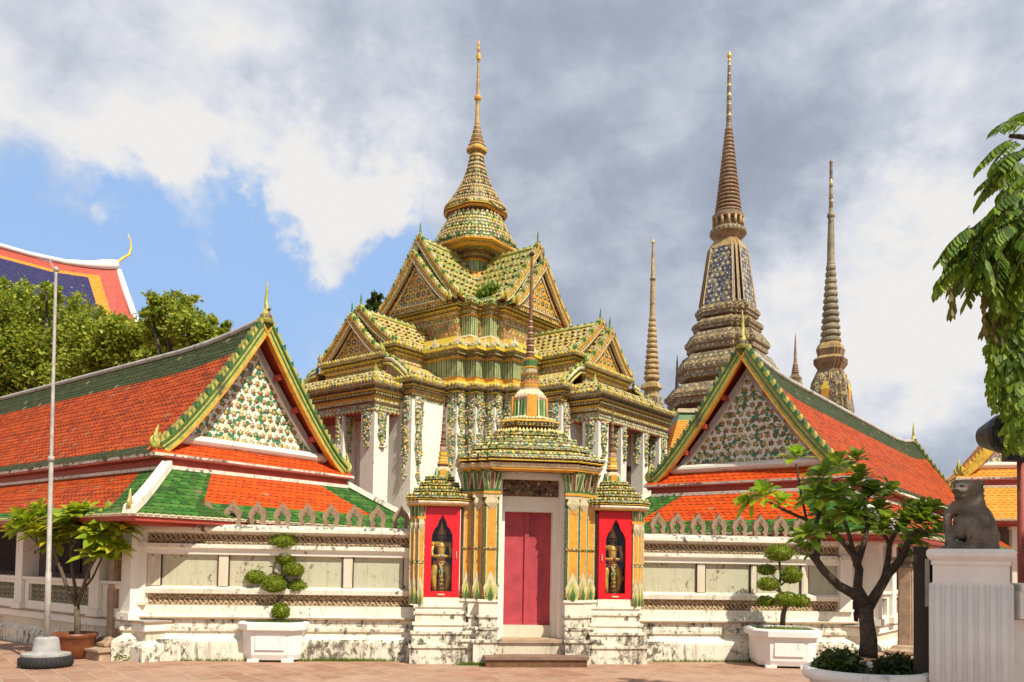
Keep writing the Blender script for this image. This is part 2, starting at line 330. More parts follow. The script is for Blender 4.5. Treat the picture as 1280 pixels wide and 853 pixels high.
# ------------------------------------------------------------------ mesh builder
class MB:
    def __init__(s): s.v = []; s.f = []; s.mi = []; s.mats = []; s.T = Matrix.Identity(4); s.sm = set()
    def m(s, k):
        if k not in s.mats: s.mats.append(k)
        return s.mats.index(k)
    def add(s, vs, fs, k, smooth=False):
        o = len(s.v); T = s.T
        s.v += [tuple(T @ Vector(p)) for p in vs]
        i = s.m(k) if isinstance(k, str) else None
        for j, f in enumerate(fs):
            if smooth: s.sm.add(len(s.f))
            s.f.append([o + q for q in f]); s.mi.append(i if i is not None else s.m(k[j]))
    def box(s, x0, x1, y0, y1, z0, z1, k, tp=0, tpy=None):
        a, b = tp, tp if tpy is None else tpy
        vs = [(x0, y0, z0), (x1, y0, z0), (x1, y1, z0), (x0, y1, z0), (x0 + a, y0 + b, z1), (x1 - a, y0 + b, z1), (x1 - a, y1 - b, z1), (x0 + a, y1 - b, z1)]
        s.add(vs, [(3, 2, 1, 0), (4, 5, 6, 7), (0, 1, 5, 4), (1, 2, 6, 5), (2, 3, 7, 6), (3, 0, 4, 7)], k)
    def loft(s, loops, ks, cap0=True, cap1=True, smooth=False, capk=None):
        n = len(loops[0]); vs = [p for l in loops for p in l]; fs = []; kk = []
        for i in range(len(loops) - 1):
            for j in range(n):
                fs.append((i * n + j, i * n + (j + 1) % n, (i + 1) * n + (j + 1) % n, (i + 1) * n + j)); kk.append(ks if isinstance(ks, str) else ks[i])
        if cap0: fs.append(tuple(range(n - 1, -1, -1))); kk.append(ks if isinstance(ks, str) else ks[0])
        if cap1: fs.append(tuple(range((len(loops) - 1) * n, len(loops) * n))); kk.append(capk or (ks if isinstance(ks, str) else ks[-1]))
        s.add(vs, fs, kk, smooth)
    def lathe(s, prof, n, k, cx=0, cy=0, smooth=False, rot=0, ks=None):
        loops = [[(cx + r * math.cos(rot + 2 * math.pi * j / n), cy + r * math.sin(rot + 2 * math.pi * j / n), z) for j in range(n)] for r, z in prof]
        s.loft(loops, ks or k, smooth=smooth)
    def tube(s, pts, rad, n, k, smooth=True):
        pts = [Vector(p) for p in pts]; loops = []
        up = Vector((0, 0, 1)); prev = None
        for i, p in enumerate(pts):
            d = (pts[min(i + 1, len(pts) - 1)] - pts[max(i - 1, 0)]).normalized()
            if prev is None:
                a = d.cross(up if abs(d.z) < .95 else Vector((1, 0, 0))).normalized()
            else: a = (prev - d * prev.dot(d)).normalized()
            prev = a; b = d.cross(a); r = rad[i] if isinstance(rad, (list, tuple)) else rad
            loops.append([tuple(p + (a * math.cos(2 * math.pi * j / n) + b * math.sin(2 * math.pi * j / n)) * r) for j in range(n)])
        s.loft(loops, k, smooth=smooth)
    def ball(s, c, r, k, n=10, sq=(1, 1, 1)):
        loops = []
        for i in range(1, n):
            t = math.pi * i / n
            loops.append([(c[0] + sq[0] * r * math.sin(t) * math.cos(2 * math.pi * j / (n + 2)), c[1] + sq[1] * r * math.sin(t) * math.sin(2 * math.pi * j / (n + 2)), c[2] - sq[2] * r * math.cos(t)) for j in range(n + 2)])
        s.loft(loops, k, smooth=True)
    def build(s, name, parent=None, loc=(0, 0, 0), rz=0, mod=None):
        me = bpy.data.meshes.new(name); me.from_pydata(s.v, [], s.f)
        for k in s.mats: me.materials.append(M[k])
        me.polygons.foreach_set('material_index', s.mi)
        if s.sm:
            me.polygons.foreach_set('use_smooth', [i in s.sm for i in range(len(s.f))])
        uvl = me.uv_layers.new(name='UVMap').data
        co_ = [v.co for v in me.vertices]
        for p in me.polygons:
            nn = p.normal
            if abs(nn.z) > .999: t = Vector((1, 0, 0)); b = Vector((0, 1, 0))
            else:
                t = Vector((-nn.y, nn.x, 0)).normalized(); b = nn.cross(t)
            for li in p.loop_indices:
                c = co_[me.loops[li].vertex_index]; uvl[li].uv = (c.dot(t), c.dot(b))
        o = bpy.data.objects.new(name, me); C.objects.link(o)
        o.location = loc; o.rotation_euler = (0, 0, rz)
        if parent: o.parent = parent
        return o
def tag(o, label=None, cat=None, group=None, kind=None):
    if label: o['label'] = label
    if cat: o['category'] = cat
    if group: o['group'] = group
    if kind: o['kind'] = kind
    return o
def thing(name, label, cat, loc=(0, 0, 0), rz=0, group=None):
    o = bpy.data.objects.new(name, None); C.objects.link(o); o.location = loc; o.rotation_euler = (0, 0, rz)
    return tag(o, label, cat, group)
def offs(poly, o):
    n = len(poly); out = []
    for i in range(n):
        a, b, c = Vector(poly[i - 1]), Vector(poly[i]), Vector(poly[(i + 1) % n])
        d1 = (b - a).normalized(); d2 = (c - b).normalized()
        n1 = Vector((d1.y, -d1.x)); n2 = Vector((d2.y, -d2.x)); mm = (n1 + n2)
        k = mm.length_squared
        mm = mm * (2 / k) if k > .2 else n1
        out.append((b.x + mm.x * o, b.y + mm.y * o))
    return out
def rect(x0, x1, y0, y1): return [(x0, y0), (x1, y0), (x1, y1), (x0, y1)]
def mould(mb, poly, steps, cap=True):
    """steps: (offset, z, material of the band that ends here)"""
    loops = [[(x, y, z) for x, y in offs(poly, o)] for o, z, k in steps]
    mb.loft(loops, [k for _, _, k in steps[1:]], cap0=cap, cap1=cap)
def leafpt(mb, c, d, h, w, t, k, lean=0):
    """small pointed ceramic leaf standing at c, d = outward direction"""
    d = Vector((d[0], d[1], 0)).normalized(); s = Vector((-d.y, d.x, 0)); c = Vector(c); up = Vector((0, 0, 1)) + d * lean
    a = [c + s * w * .35 - d * t / 2, c - s * w * .35 - d * t / 2, c - s * w * .35 + d * t / 2, c + s * w * .35 + d * t / 2]
    m_ = c + up * h * .4
    b = [m_ + s * w * .5 - d * t / 2, m_ - s * w * .5 - d * t / 2, m_ - s * w * .5 + d * t * .7, m_ + s * w * .5 + d * t * .7]
    vs = [tuple(p) for p in a + b] + [tuple(c + up * h)]
    mb.add(vs, [(0, 1, 5, 4), (1, 2, 6, 5), (2, 3, 7, 6), (3, 0, 4, 7), (4, 5, 8), (5, 6, 8), (6, 7, 8), (7, 4, 8)], k)
def fringe(mb, poly, z, sp, h, w, t, ks, closed=True, lean=0, segs=None, down=False):
    n = len(poly); q = 0
    for i in range(n if closed else n - 1):
        if segs is not None and not segs(poly[i], poly[(i + 1) % n]): continue
        a, b = Vector(poly[i]), Vector(poly[(i + 1) % n]); L = (b - a).length
        if L < 1e-4: continue
        d = (b - a) / L; out = (d.y, -d.x); m_ = max(1, round(L / sp))
        for j in range(m_):
            p = a + d * (L * (j + .5) / m_)
            leafpt(mb, (p.x, p.y, z), out, -h if down else h, w, t, ks[q % len(ks)], lean); q += 1
def redent(a, steps, s):
    """square of half size a with corner redents: steps of size s"""
    quad = []
    # corner in the (+,+) quadrant from the x side to the y side, counter-clockwise
    x = a; y = a - steps * s
    quad.append((x, y))
    for i in range(steps):
        x -= s; quad.append((x, y)); y += s; quad.append((x, y))
    out = []
    for r in range(4):
        for (px, py) in quad:
            for _ in range(r): px, py = -py, px
            out.append((px, py))
    return out
def chofa(mb, base, d, h, k='lgsol', r=.06, k2=None, curl=.25):
    """curved horn finial: base point, outward horizontal direction, height"""
    b = Vector(base); d = Vector((d[0], d[1], 0)).normalized()
    pr = [(0, -.10), (.10, .05), (.16, .18), (.05, .32), (-.04, .48), (-.02, .66), (.05, .84), (.12 if curl > 0 else .0, 1.)]
    pts = [b + d * x * h * abs(curl) * 2 + Vector((0, 0, z * h)) for x, z in pr]
    mb.tube(pts, [r * 1.1, r * 1.3, r * 1.05, r * .8, r * .65, r * .5, r * .32, r * .05], 6, k)
    mb.tube([pts[2], pts[2] + d * r * 2.4 + Vector((0, 0, r * .3))], [r * .8, r * .1], 5, k2 or k)

TH = R(7.475)
G0 = Vector((.231, 14.25, 0)); WX = Vector((math.cos(TH), math.sin(TH), 0)); NX = Vector((-math.sin(TH), math.cos(TH), 0))
UX = (WX + NX).normalized(); VX = (NX - WX).normalized()
def enc(w_, n_, z=0): return G0 + WX * w_ + NX * n_ + Vector((0, 0, z))
def to_wn(p): q = p - G0; return q.dot(WX), q.dot(NX)

exec_order = []
# ================================================================== GROUND
def ground():
    m, g = newmat('terracotta_paving'); M['pave'] = m
    ob = g.n('ShaderNodeTexCoord').outputs['Object']
    mp = g.n('ShaderNodeMapping', {'Vector': ob, 'Rotation': (0, 0, R(52)), 'Scale': (1, 1, 1)}).outputs[0]
    br = g.n('ShaderNodeTexBrick', {'Vector': mp, 'Color1': (.27, .12, .07, 1), 'Color2': (.40, .215, .135, 1), 'Mortar': (.42, .30, .21, 1), 'Scale': 1.0, 'Mortar Size': .012, 'Brick Width': .36, 'Row Height': .36, 'Mortar Smooth': .3}, offset=.5)
    a = g.noise(ob, .8, 5, .6); b = g.noise(ob, 6, 6, .7, .3); c3 = g.noise(ob, 30, 3, .6)
    c = g.mix(g.mr(a, .35, .7, 0, .45), br.outputs[0], (.38, .25, .17))
    c = g.mix(g.mr(b, .5, .75, 0, .55), c, (.50, .37, .27))
    c = g.mix(g.mr(b, .44, .30, 0, .6), c, (.15, .075, .05))
    d_ = g.noise(ob, 2.3, 7, .72, .6); c = g.mix(g.mr(d_, .54, .66, 0, .5), c, (.13, .09, .065))
    e_ = g.noise(ob, .35, 3, .5); c = g.mix(g.mr(e_, .42, .62, 0, .35), c, (.45, .34, .25))
    h = g.m('ADD', g.m('MULTIPLY', br.outputs['Fac'], -.8), g.m('MULTIPLY', c3, .5))
    finish(g, c, .75, h, .5, .02)
    mb = MB(); mb.add([(-600, -60, 0), (600, -60, 0), (600, 1500, 0), (-600, 1500, 0)], [(0, 1, 2, 3)], 'pave')
    tag(mb.build('ground'), kind='structure')
ground()

# ================================================================== WALLS
WALLP = [  # (offset outward, z, material)
    (.22, -.02, 'white_dd'), (.22, .30, 'white_dd'), (.19, .345, 'white_dd'), (.10, .40, 'white_d'), (.09, .46, 'white_d'), (.13, .475, 'white_d'), (.13, .53, 'white_dd'),
    (.07, .55, 'white_dd'), (.07, .66, 'white_dd'), (.13, .672, 'sand'), (.13, .70, 'sand'), (.06, .715, 'white_d'), (.05, .885, 'white_d'),
    (-.02, .90, 'frieze'), (-.02, 1.06, 'frieze'), (.06, 1.075, 'white_d'), (.07, 1.15, 'white_d'), (-.01, 1.19, 'white_d'), (-.03, 1.20, 'panel'), (-.03, 1.705, 'panel'),
    (.04, 1.715, 'white'), (.05, 1.79, 'white'), (.10, 1.82, 'white'), (.10, 1.885, 'white_d'), (.0, 1.90, 'frieze'), (.0, 2.045, 'frieze'), (.07, 2.06, 'white_d'), (.12, 2.10, 'white_d'), (.12, 2.15, 'white_d'), (.07, 2.20, 'white_dd'), (-.05, 2.215, 'white_dd')]
def finial():
    mb = MB()
    # openwork lotus-bud arch cut in a slab: outline outer / inner loops in x,z
    out = [(-.13, 0), (-.115, .06), (-.125, .12), (-.145, .19), (-.115, .27), (-.05, .33), (0, .42), (.05, .33), (.115, .27), (.145, .19), (.125, .12), (.115, .06), (.13, 0)]
    inn = [(-.05, 0), (-.06, .05), (-.03, .09), (-.065, .13), (-.06, .17), (-.03, .20), (0, .24), (.03, .20), (.06, .17), (.065, .13), (.03, .09), (.06, .05), (.05, 0)]
    t = .05; n = len(out)
    vs = [(x, -t, z) for x, z in out] + [(x, -t, z) for x, z in inn] + [(x, t, z) for x, z in out] + [(x, t, z) for x, z in inn]
    fs = []
    for i in range(n - 1):
        fs += [(i, i + 1, n + i + 1, n + i), (2 * n + i + 1, 2 * n + i, 3 * n + i, 3 * n + i + 1), (i + 1, i, 2 * n + i, 2 * n + i + 1), (n + i, n + i + 1, 3 * n + i + 1, 3 * n + i)]
    mb.add(vs, fs, 'fin')
    mb.box(-.14, .14, -.06, .06, -.02, .03, 'fin')
    mb.add([(0, -.055, .20), (-.025, -.075, .27), (0, -.055, .33), (.025, -.075, .27)], [(0, 3, 2, 1)], 'fin')
    return mb
FIN = None
def wall_end(root, c, w0, w1):
    mb = MB(); mb.box(w0 - c, w1 - c, -.10, .5, .90, 1.895, 'white'); mb.box(w0 - c - .03, w1 - c + .02, -.13, .5, 1.82, 1.90, 'white_d'); mb.box(w0 - c - .03, w1 - c + .02, -.12, .5, .885, .93, 'white_d'); mb.box(w0 - c, w1 - c, -.06, .5, 1.90, 2.06, 'white'); mb.build('end_pier', root)
def wall(name_label, w0, w1, posts, fins):
    global FIN
    root = thing('enclosure_wall', name_label, 'wall', enc((w0 + w1) / 2, -.03), TH)
    c = (w0 + w1) / 2; hw = (w1 - w0) / 2
    mb = MB(); P_ = [s for s in WALLP if s[1] <= .715]
    poly = rect(-hw, hw, 0, .55)
    mould(mb, poly, P_); mb.build('plinth', root)
    mb = MB(); P_ = [s for s in WALLP if .88 <= s[1] <= 1.90 or s[1] == .715]
    mould(mb, poly, P_); mb.build('panel_band', root)
    mb = MB(); P_ = [s for s in WALLP if s[1] >= 1.885]
    mould(mb, poly, P_); mb.build('coping', root)
    if w0 < -3: wall_end(root, c, w0 - .01, w0 + .22)
    else: wall_end(root, c, w1 - .22, w1 + .01)
    for pw, ww in posts:
        mb = MB(); x = pw - c
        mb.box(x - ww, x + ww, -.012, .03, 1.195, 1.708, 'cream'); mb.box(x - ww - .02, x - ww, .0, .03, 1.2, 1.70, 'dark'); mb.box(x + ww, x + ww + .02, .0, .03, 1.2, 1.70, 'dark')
        mb.build('pilaster', root)
    for fw in fins:
        if FIN is None:
            o = finial().build('finial', root); FIN = o
        else:
            o = FIN.copy(); C.objects.link(o); o.parent = root
        o.location = (fw - c, .12, 2.2)
    return root
PXW = lambda px, py, n=-.03: None
def w_at(px, n=-.1):
    # enclosure w coordinate seen at photo column px (ground level survey)
    a, b = enc(0, n), WX
    t = (px - 640) / F_PX
    # X - t*Y = 0
    return -(a.x - t * a.y) / (b.x - t * b.y)
wall('white plaster wall left of the tiled gate, topped with nine openwork finials', w_at(167, -.03), -1.95, [(w_at(192), .10), (w_at(279), .075), (w_at(435), .075), (w_at(509), .05)], [w_at(p, .1) for p in (258, 290, 321, 352, 383, 413, 442, 471, 500)])
wall('white plaster wall right of the tiled gate, blacker with mould, behind the planted right planter', 1.95, 5.95, [(w_at(878), .07), (w_at(944), .05), (w_at(1008), .06), (w_at(1070), .05)], [w_at(p, .1) for p in (821, 845, 871, 897, 923, 949, 974, 999, 1025, 1051, 1076, 1101)])

# ================================================================== PAVILIONS
def roofprof(n=10, hw=2.219, z0=3.454, z1=6.06, pw=1.22):
    out = []
    for i in range(n + 1):
        t = i / n; out.append((t * hw, z0 + (z1 - z0) * (1 - t) ** pw))
    return out
def bargeboard(mb, prof, y, th, wd, k_main, k_edge, k_teeth, tooth=.16, sgn=1):
    """raking board following prof [(x,z)] in plane y"""
    pts = [Vector((sgn * x, 0, z)) for x, z in prof]
    nrm = []
    for i in range(len(pts)):
        d = (pts[min(i + 1, len(pts) - 1)] - pts[max(i - 1, 0)]).normalized(); nrm.append(Vector((-d.z * sgn, 0, d.x * sgn)) if sgn > 0 else Vector((d.z, 0, -d.x)))
    nrm = [n if n.z > 0 else -n for n in nrm]
    def strip(o0, o1, y0, y1, k):
        for i in range(len(pts) - 1):
            a0, a1 = pts[i] + nrm[i] * o0, pts[i] + nrm[i] * o1; b0, b1 = pts[i + 1] + nrm[i + 1] * o0, pts[i + 1] + nrm[i + 1] * o1
            vs = [(a0.x, y0, a0.z), (b0.x, y0, b0.z), (b1.x, y0, b1.z), (a1.x, y0, a1.z), (a0.x, y1, a0.z), (b0.x, y1, b0.z), (b1.x, y1, b1.z), (a1.x, y1, a1.z)]
            mb.add(vs, [(0, 1, 2, 3), (7, 6, 5, 4), (1, 0, 4, 5), (2, 1, 5, 6), (3, 2, 6, 7), (0, 3, 7, 4)], k)
    strip(-wd, 0, y, y + th, k_main)
    strip(-wd - .03, -wd, y - .02, y + th, k_edge[0]); strip(0, .035, y - .03, y + th + .02, k_edge[1]); strip(-wd * .5 - .012, -wd * .5 + .012, y - .012, y, k_edge[1])
    # teeth
    tot = sum((pts[i + 1] - pts[i]).length for i in range(len(pts) - 1)); m_ = max(2, int(tot / tooth)); q = 0
    for j in range(m_):
        s_ = tot * (j + .5) / m_; i = 0
        while i < len(pts) - 2 and s_ > (pts[i + 1] - pts[i]).length: s_ -= (pts[i + 1] - pts[i]).length; i += 1
        d = (pts[i + 1] - pts[i]).normalized(); p = pts[i] + d * s_ + nrm[i] * .03; nn = nrm[i]
        h = tooth * .95; up = (nn * .8 - d * .55).normalized()
        for o_, dd in ((0, 1),):
            a = p - d * tooth * .42; b = p + d * tooth * .42; c = p + up * h; e = p + up * h * .6 + d * tooth * .35
            ys = (y - .03, y + th + .02)
            vs = [(v.x, yy, v.z) for yy in ys for v in (a, b, e, c)]
            mb.add(vs, [(0, 1, 2, 3), (7, 6, 5, 4), (1, 0, 4, 5), (2, 1, 5, 6), (3, 2, 6, 7), (0, 3, 7, 4)], k_teeth[q % len(k_teeth)])
        q += 1
def flame(mb, p, d, h, k='lgsol', k2='lgsol'):
    """leafy naga finial (hang hong): fan of curled fins"""
    p = Vector(p); d = Vector((d[0], d[1], 0)).normalized()
    for i, (o, hh, r_) in enumerate(((0, 1., .05), (.09, .82, .045), (.17, .55, .04), (-.04, .7, .04))):
        pts = [p + d * (o * h * 1.2) + d * (math.sin(t * 2.6) * .22 * h) * (1 if i % 2 == 0 else .7) + Vector((0, 0, t * h * hh)) for t in (0, .25, .5, .75, 1)]
        mb.tube(pts, [r_ * h * 2.4, r_ * h * 2.6, r_ * h * 2.1, r_ * h * 1.3, .006], 5, k if i % 2 == 0 else k2)
def quad_roof(mb, a, b, c, d, k, nu=1, nv=1, kf=None):
    """bilinear patch a-b bottom, d-c top"""
    a, b, c, d = map(Vector, (a, b, c, d))
    for i in range(nu):
        for j in range(nv):
            def q(u, v): return (a * (1 - u) + b * u) * (1 - v) + (d * (1 - u) + c * u) * v
            vs = [tuple(q(x / nu, y_ / nv)) for x, y_ in ((i, j), (i + 1, j), (i + 1, j + 1), (i, j + 1))]
            mb.add(vs, [(0, 1, 2, 3)], kf(i, j) if kf else k)
def nest(o, p):
    o.parent = p; return o
def grass_strip():
    rnd = random.Random(77); mb = MB()
    for i in range(2600):
        w_ = rnd.choice([rnd.uniform(-5.6, -2.2), rnd.gauss(-3.1, .4), rnd.gauss(-.95, .12), rnd.uniform(2.2, 5.6)]); p = enc(w_, -.26 - abs(rnd.gauss(0, .02)) - (.52 if -1.3 < w_ < -.6 else 0), 0)
        h = rnd.uniform(.02, .07); mb.add([(p.x - .006, p.y, 0), (p.x + .006, p.y, 0), (p.x + rnd.uniform(-.03, .03), p.y - rnd.uniform(0, .03), h)], [(0, 1, 2)], 'grass')
    tag(mb.build('grass'), 'thin grass growing along the foot of the white walls', 'grass', kind='stuff')
grass_strip()
def pavilion(label, origin, rz, length=18, post_y=(), side=-1, farend=False, ks=None, cat='pavilion', group=None, scale=1, lat='lattice', name='gallery_pavilion', lift=1.0):
    K = dict(tile='rtile', otile='otile', gt='gtile', dgt='dgtile', tym='mosw', board='lgsol', teeth=['lgsol', 'lgsol', 'gsol'], edge=('osol', 'gsol'), ridge='grey', soffit='redp', fl='white_d')
    if ks: K.update(ks)
    root = thing(name, label, cat, origin, rz, group); root.scale = (scale,) * 3
    L2, d, ze, zt = 3.363, 1.327, 2.317, 3.212
    hw, zu, yu, yb, yt = 2.219, 3.454, 1.394, 1.50, 1.80
    # --- base platform and posts
    mb = MB(); ins = .55
    poly = rect(-L2 + ins + .0, L2 - ins, .5, length)
    mould(mb, offs(poly, -.16), [(.16, -.02, 'white_d'), (.16, .22, 'white_dd'), (.12, .27, 'white_dd'), (.05, .32, 'white_d'), (.05, .46, 'cream'), (.10, .48, 'white'), (.10, .60, 'white'), (.13, .61, 'sand'), (.13, .64, 'sand'), (0, .645, 'conc')]); mb.build('platform', root)
    px_ = L2 - ins - .14
    plist = [(s * px_, yy + (.40 if yy < 1 else 0)) for s in (-1, 1) for yy in post_y] + [(x, .66) for x in (-1.0, 1.0)]
    for x, yy in plist:
        mb = MB(); mb.box(x - .15, x + .15, yy - .15, yy + .15, .64, 2.36, 'white'); mb.box(x - .19, x + .19, yy - .19, yy + .19, .64, .76, 'white'); mb.box(x - .18, x + .18, yy - .18, yy + .18, 2.1, 2.2, 'white')
        mb.build('post', root)
    for s in (-1, 1):
        for i in range(len(post_y) - 1):
            y0, y1 = post_y[i] + (.56 if i == 0 else .16), post_y[i + 1] - .16; x = s * px_
            mb = MB(); mb.box(x - .09, x + .09, y0, y1, .645, .80, 'white'); mb.box(x - .09, x + .09, y0, y1, 1.12, 1.20, 'white'); mb.box(x - .14, x + .14, y0, y1, 1.2, 1.25, 'white')
            mb.box(x - .09, x + .09, y0, y0 + .16, .8, 1.12, 'white'); mb.box(x - .09, x + .09, y1 - .16, y1, .8, 1.12, 'white'); mb.box(x - .03, x + .03, y0 + .16, y1 - .16, .8, 1.12, lat)
            mb.build('balustrade', root)
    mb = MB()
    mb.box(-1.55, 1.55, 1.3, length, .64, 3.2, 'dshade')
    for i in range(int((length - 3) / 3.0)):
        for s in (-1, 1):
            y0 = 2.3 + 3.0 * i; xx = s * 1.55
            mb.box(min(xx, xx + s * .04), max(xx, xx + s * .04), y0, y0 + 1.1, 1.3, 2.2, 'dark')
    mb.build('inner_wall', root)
    # --- eave soffit / fascia
    mb = MB(); mould(mb, rect(-L2, L2, 0, length), [(-.10, 2.20, K['soffit']), (-.04, 2.20, K['soffit']), (-.04, 2.265, K['soffit']), (-.005, 2.27, 'white_d'), (-.005, 2.31, 'white_d'), (-.05, 2.315, 'white_d')])
    mould(mb, rect(-L2, L2, 0, length), [(-.55, 2.15, K['soffit']), (-.30, 2.16, K['soffit']), (-.30, 2.20, K['soffit'])], False)
    mb.build('eave_board', root)
    # --- lower (apron) roof
    mb = MB(); x1, y1 = L2 - d, d
    def ap(u, v):  # front patch: u -1..1 across, v 0..1 up, concave
        z = ze + (zt - ze) * (v ** 1.12); return Vector((u * (L2 + (x1 - L2) * v), d * v, z))
    vb = .30
    for s in (-1, 1):
        # green hip triangle band, orange field by strips
        nv = 6
        for j in range(nv):
            v0, v1 = j / nv, (j + 1) / nv
            wv0 = .68 + .08 * v0; wv1 = .68 + .08 * v1
            wv0 = 1 - 1.15 / (L2 + (x1 - L2) * v0) * (1 - .25 * v0); wv1 = 1 - 1.15 / (L2 + (x1 - L2) * v1) * (1 - .25 * v1)
            a, b, c, e = ap(s * wv0, v0), ap(s, v0), ap(s, v1), ap(s * wv1, v1)
            vs = [a, b, c, e] if s > 0 else [b, a, e, c]
            mb.add([tuple(p) for p in vs], [(0, 1, 2, 3)], K['gt'])
            a, b, c, e = ap(0, v0), ap(s * wv0, v0), ap(s * wv1, v1), ap(0, v1)
            vs = [a, b, c, e] if s > 0 else [b, a, e, c]
            mb.add([tuple(p) for p in vs], [(0, 1, 2, 3)], K['gt'] if v1 <= .34 else K['otile'])
        for j in range(nv):     # sides
            v0, v1 = j / nv, (j + 1) / nv
            xa, xb = L2 + (x1 - L2) * v0, L2 + (x1 - L2) * v1; za, zb = ze + (zt - ze) * v0 ** 1.12, ze + (zt - ze) * v1 ** 1.12
            segs = [(0, None), (1, None)]
            ya, yb_ = d * v0, d * v1
            for (p0, p1, k) in (((ya), (ya + .8), K['gt']), ((ya + .8), length, K['tile'] if v1 > .25 else K['gt'])):
                q1 = p1 if p1 == length else yb_ + .8; q0 = yb_ if p0 == ya else yb_ + .8
                vs = [(s * xa, p0, za), (s * xa, p1, za), (s * xb, q1, zb), (s * xb, q0, zb)]
                if s < 0: vs = vs[::-1]
                mb.add(vs, [(0, 1, 2, 3)], k)
        # tile ends: pale scalloped edge
    fringe(mb, rect(-L2 + .01, L2 - .01, .01, length), ze - .0, .125, -.05, .11, .03, ['wsol'], segs=lambda a, b: True)
    mb.build('lower_roof', root)
    for s in (-1, 1):
        mb = MB(); pts = [ap(s, v) + Vector((0, 0, .05)) for v in (0, .25, .5, .75, 1)]
        loops = []
        for p in pts:
            sx = Vector((s, 1, 0)).normalized() * .0; t_ = Vector((1, s, 0)).normalized() * .10
            loops.append([tuple(p - t_ - Vector((0, 0, .07))), tuple(p + t_ - Vector((0, 0, .07))), tuple(p + t_ * .8 + Vector((0, 0, .05))), tuple(p - t_ * .8 + Vector((0, 0, .05)))])
        mb.loft(loops, K['fl']); hr = mb.build('hip_ridge', root)
        mb = MB(); flame(mb, (s * (L2 - .06), .06, ze + .06), (s, -1), .30, 'lgsol', 'psol'); mb.build('naga_finial', hr)
    # --- flashing, red band, upper eave
    mb = MB(); mould(mb, rect(-x1 - .02, x1 + .02, y1 - .02, length), [(-.2, zt - .14, K['fl']), (.04, zt - .10, K['fl']), (.04, zt + .01, K['fl']), (-.05, zt + .03, K['fl'])], True); mb.build('flashing', root)
    mb = MB(); mould(mb, rect(-x1, x1, y1, length), [(-.03, zt - .05, K['soffit']), (-.03, zt + .14, K['soffit']), (.06, zt + .15, 'redw'), (.06, zu - .06, 'redw')], True); mb.build('frieze_board', root)
    mb = MB(); mould(mb, rect(-hw, hw, yu, length), [(-.12, zu - .07, 'grey'), (.01, zu - .06, 'white_dd'), (.01, zu - .005, 'white_dd'), (-.15, zu + .0, 'white_dd')], True); mb.build('upper_eave', root)
    mb = MB()
    quad_roof(mb, (-hw, yu, zu), (hw, yu, zu), (hw - .26, yt, 3.76), (-hw + .26, yt, 3.76), K['otile'])
    mb.add([(-hw, yu, zu), (-hw + .26, yt, 3.76), (-hw, yt, zu)], [(0, 1, 2)], K['otile']); mb.add([(hw, yu, zu), (hw, yt, zu), (hw - .26, yt, 3.76)], [(0, 1, 2)], K['otile'])
    mb.build('pediment_apron', root)
    # --- main roof
    pr = roofprof(10, hw + .02, zu, 6.06)
    def rl(y, t):
        return (.24 * lift * max(0, 1 - (y - yb) / 3.2) ** 2 + (.28 * max(0, 1 - (length - y) / 3.0) ** 2 if farend else 0)) * (1 - t) ** .8
    ny = 16; mb = MB(); ys = [yb + .04 + (length - yb - .04) * (i / ny) ** 1.5 for i in range(ny + 1)]
    for s in (-1, 1):
        for i in range(ny):
            for j in range(10):
                t0, t1 = j / 10, (j + 1) / 10
                vs = [(s * pr[j][0], ys[i], pr[j][1] + rl(ys[i], t0)), (s * pr[j + 1][0], ys[i], pr[j + 1][1] + rl(ys[i], t1)), (s * pr[j + 1][0], ys[i + 1], pr[j + 1][1] + rl(ys[i + 1], t1)), (s * pr[j][0], ys[i + 1], pr[j][1] + rl(ys[i + 1], t0))]
                lo = [(x, y, z - .09) for x, y, z in vs]
                k = K['dgt'] if (j < 2 or j >= 9) else K['tile']
                if s < 0: vs = vs[::-1]
                else: lo = lo[::-1]
                mb.add(vs, [(0, 1, 2, 3)], k); mb.add(lo, [(0, 1, 2, 3)], K['soffit'])
    mr = mb.build('main_roof', root)
    mb = MB(); mb.tube([(0, y, 6.09 + rl(y, 0)) for y in ys], .06, 8, K['ridge']); mb.build('ridge', mr)
    # --- gable
    def gable(y, th, flip, hz):
        for s in (-1, 1):
            mb = MB(); pf = [(x, z + hz * (1 - i / 10)) for i, (x, z) in enumerate(roofprof(10, 2.08, 3.60, 6.10))]
            bargeboard(mb, pf, y, th, .15, K['board'], K['edge'], K['teeth'], .115, s); bb = mb.build('bargeboard', root)
            mb = MB(); flame(mb, (s * 2.06, y + th / 2, 3.52), (s, 0), .42); mb.build('naga_finial', bb)
        mb = MB(); chofa(mb, (0, y + th / 2, 6.12 + hz), (0, -1 if not flip else 1), .70, 'lgsol', .055, 'brn', .12); mb.ball((0, y + th / 2, 6.10 + hz), .12, 'brn', 6); mb.tube([(0, y + th / 2, 6.0 + hz), (0, y + th / 2, 6.28 + hz)], [.15, .05], 8, K['board']); mb.build('horn_finial', root)
    gable(yb - .04, .10, False, .22 * lift)
    if farend: gable(length - .08, .10, True, .26)
    # tympanum
    mb = MB(); pf = roofprof(10, hw, zu, 6.02)
    pl = [(x, z - .12) for x, z in pf if z > 3.9]; 
    xs = [(-x, z) for x, z in pl[::-1]] + pl[1:]
    base = 3.82; xb = pl[-1][0] + .08
    poly_ = [(-xb, base)] + xs + [(xb, base)]
    n_ = len(poly_)
    mb.add([(x, yt + .05, z) for x, z in poly_] + [(x, yt + .3, z) for x, z in poly_], [tuple(range(n_))[::-1], tuple(range(n_, 2 * n_))] + [(i, (i + 1) % n_, n_ + (i + 1) % n_, n_ + i) for i in range(n_)], [K['tym'], 'white'] + ['white'] * n_)
    tymp = mb.build('tympanum', root)
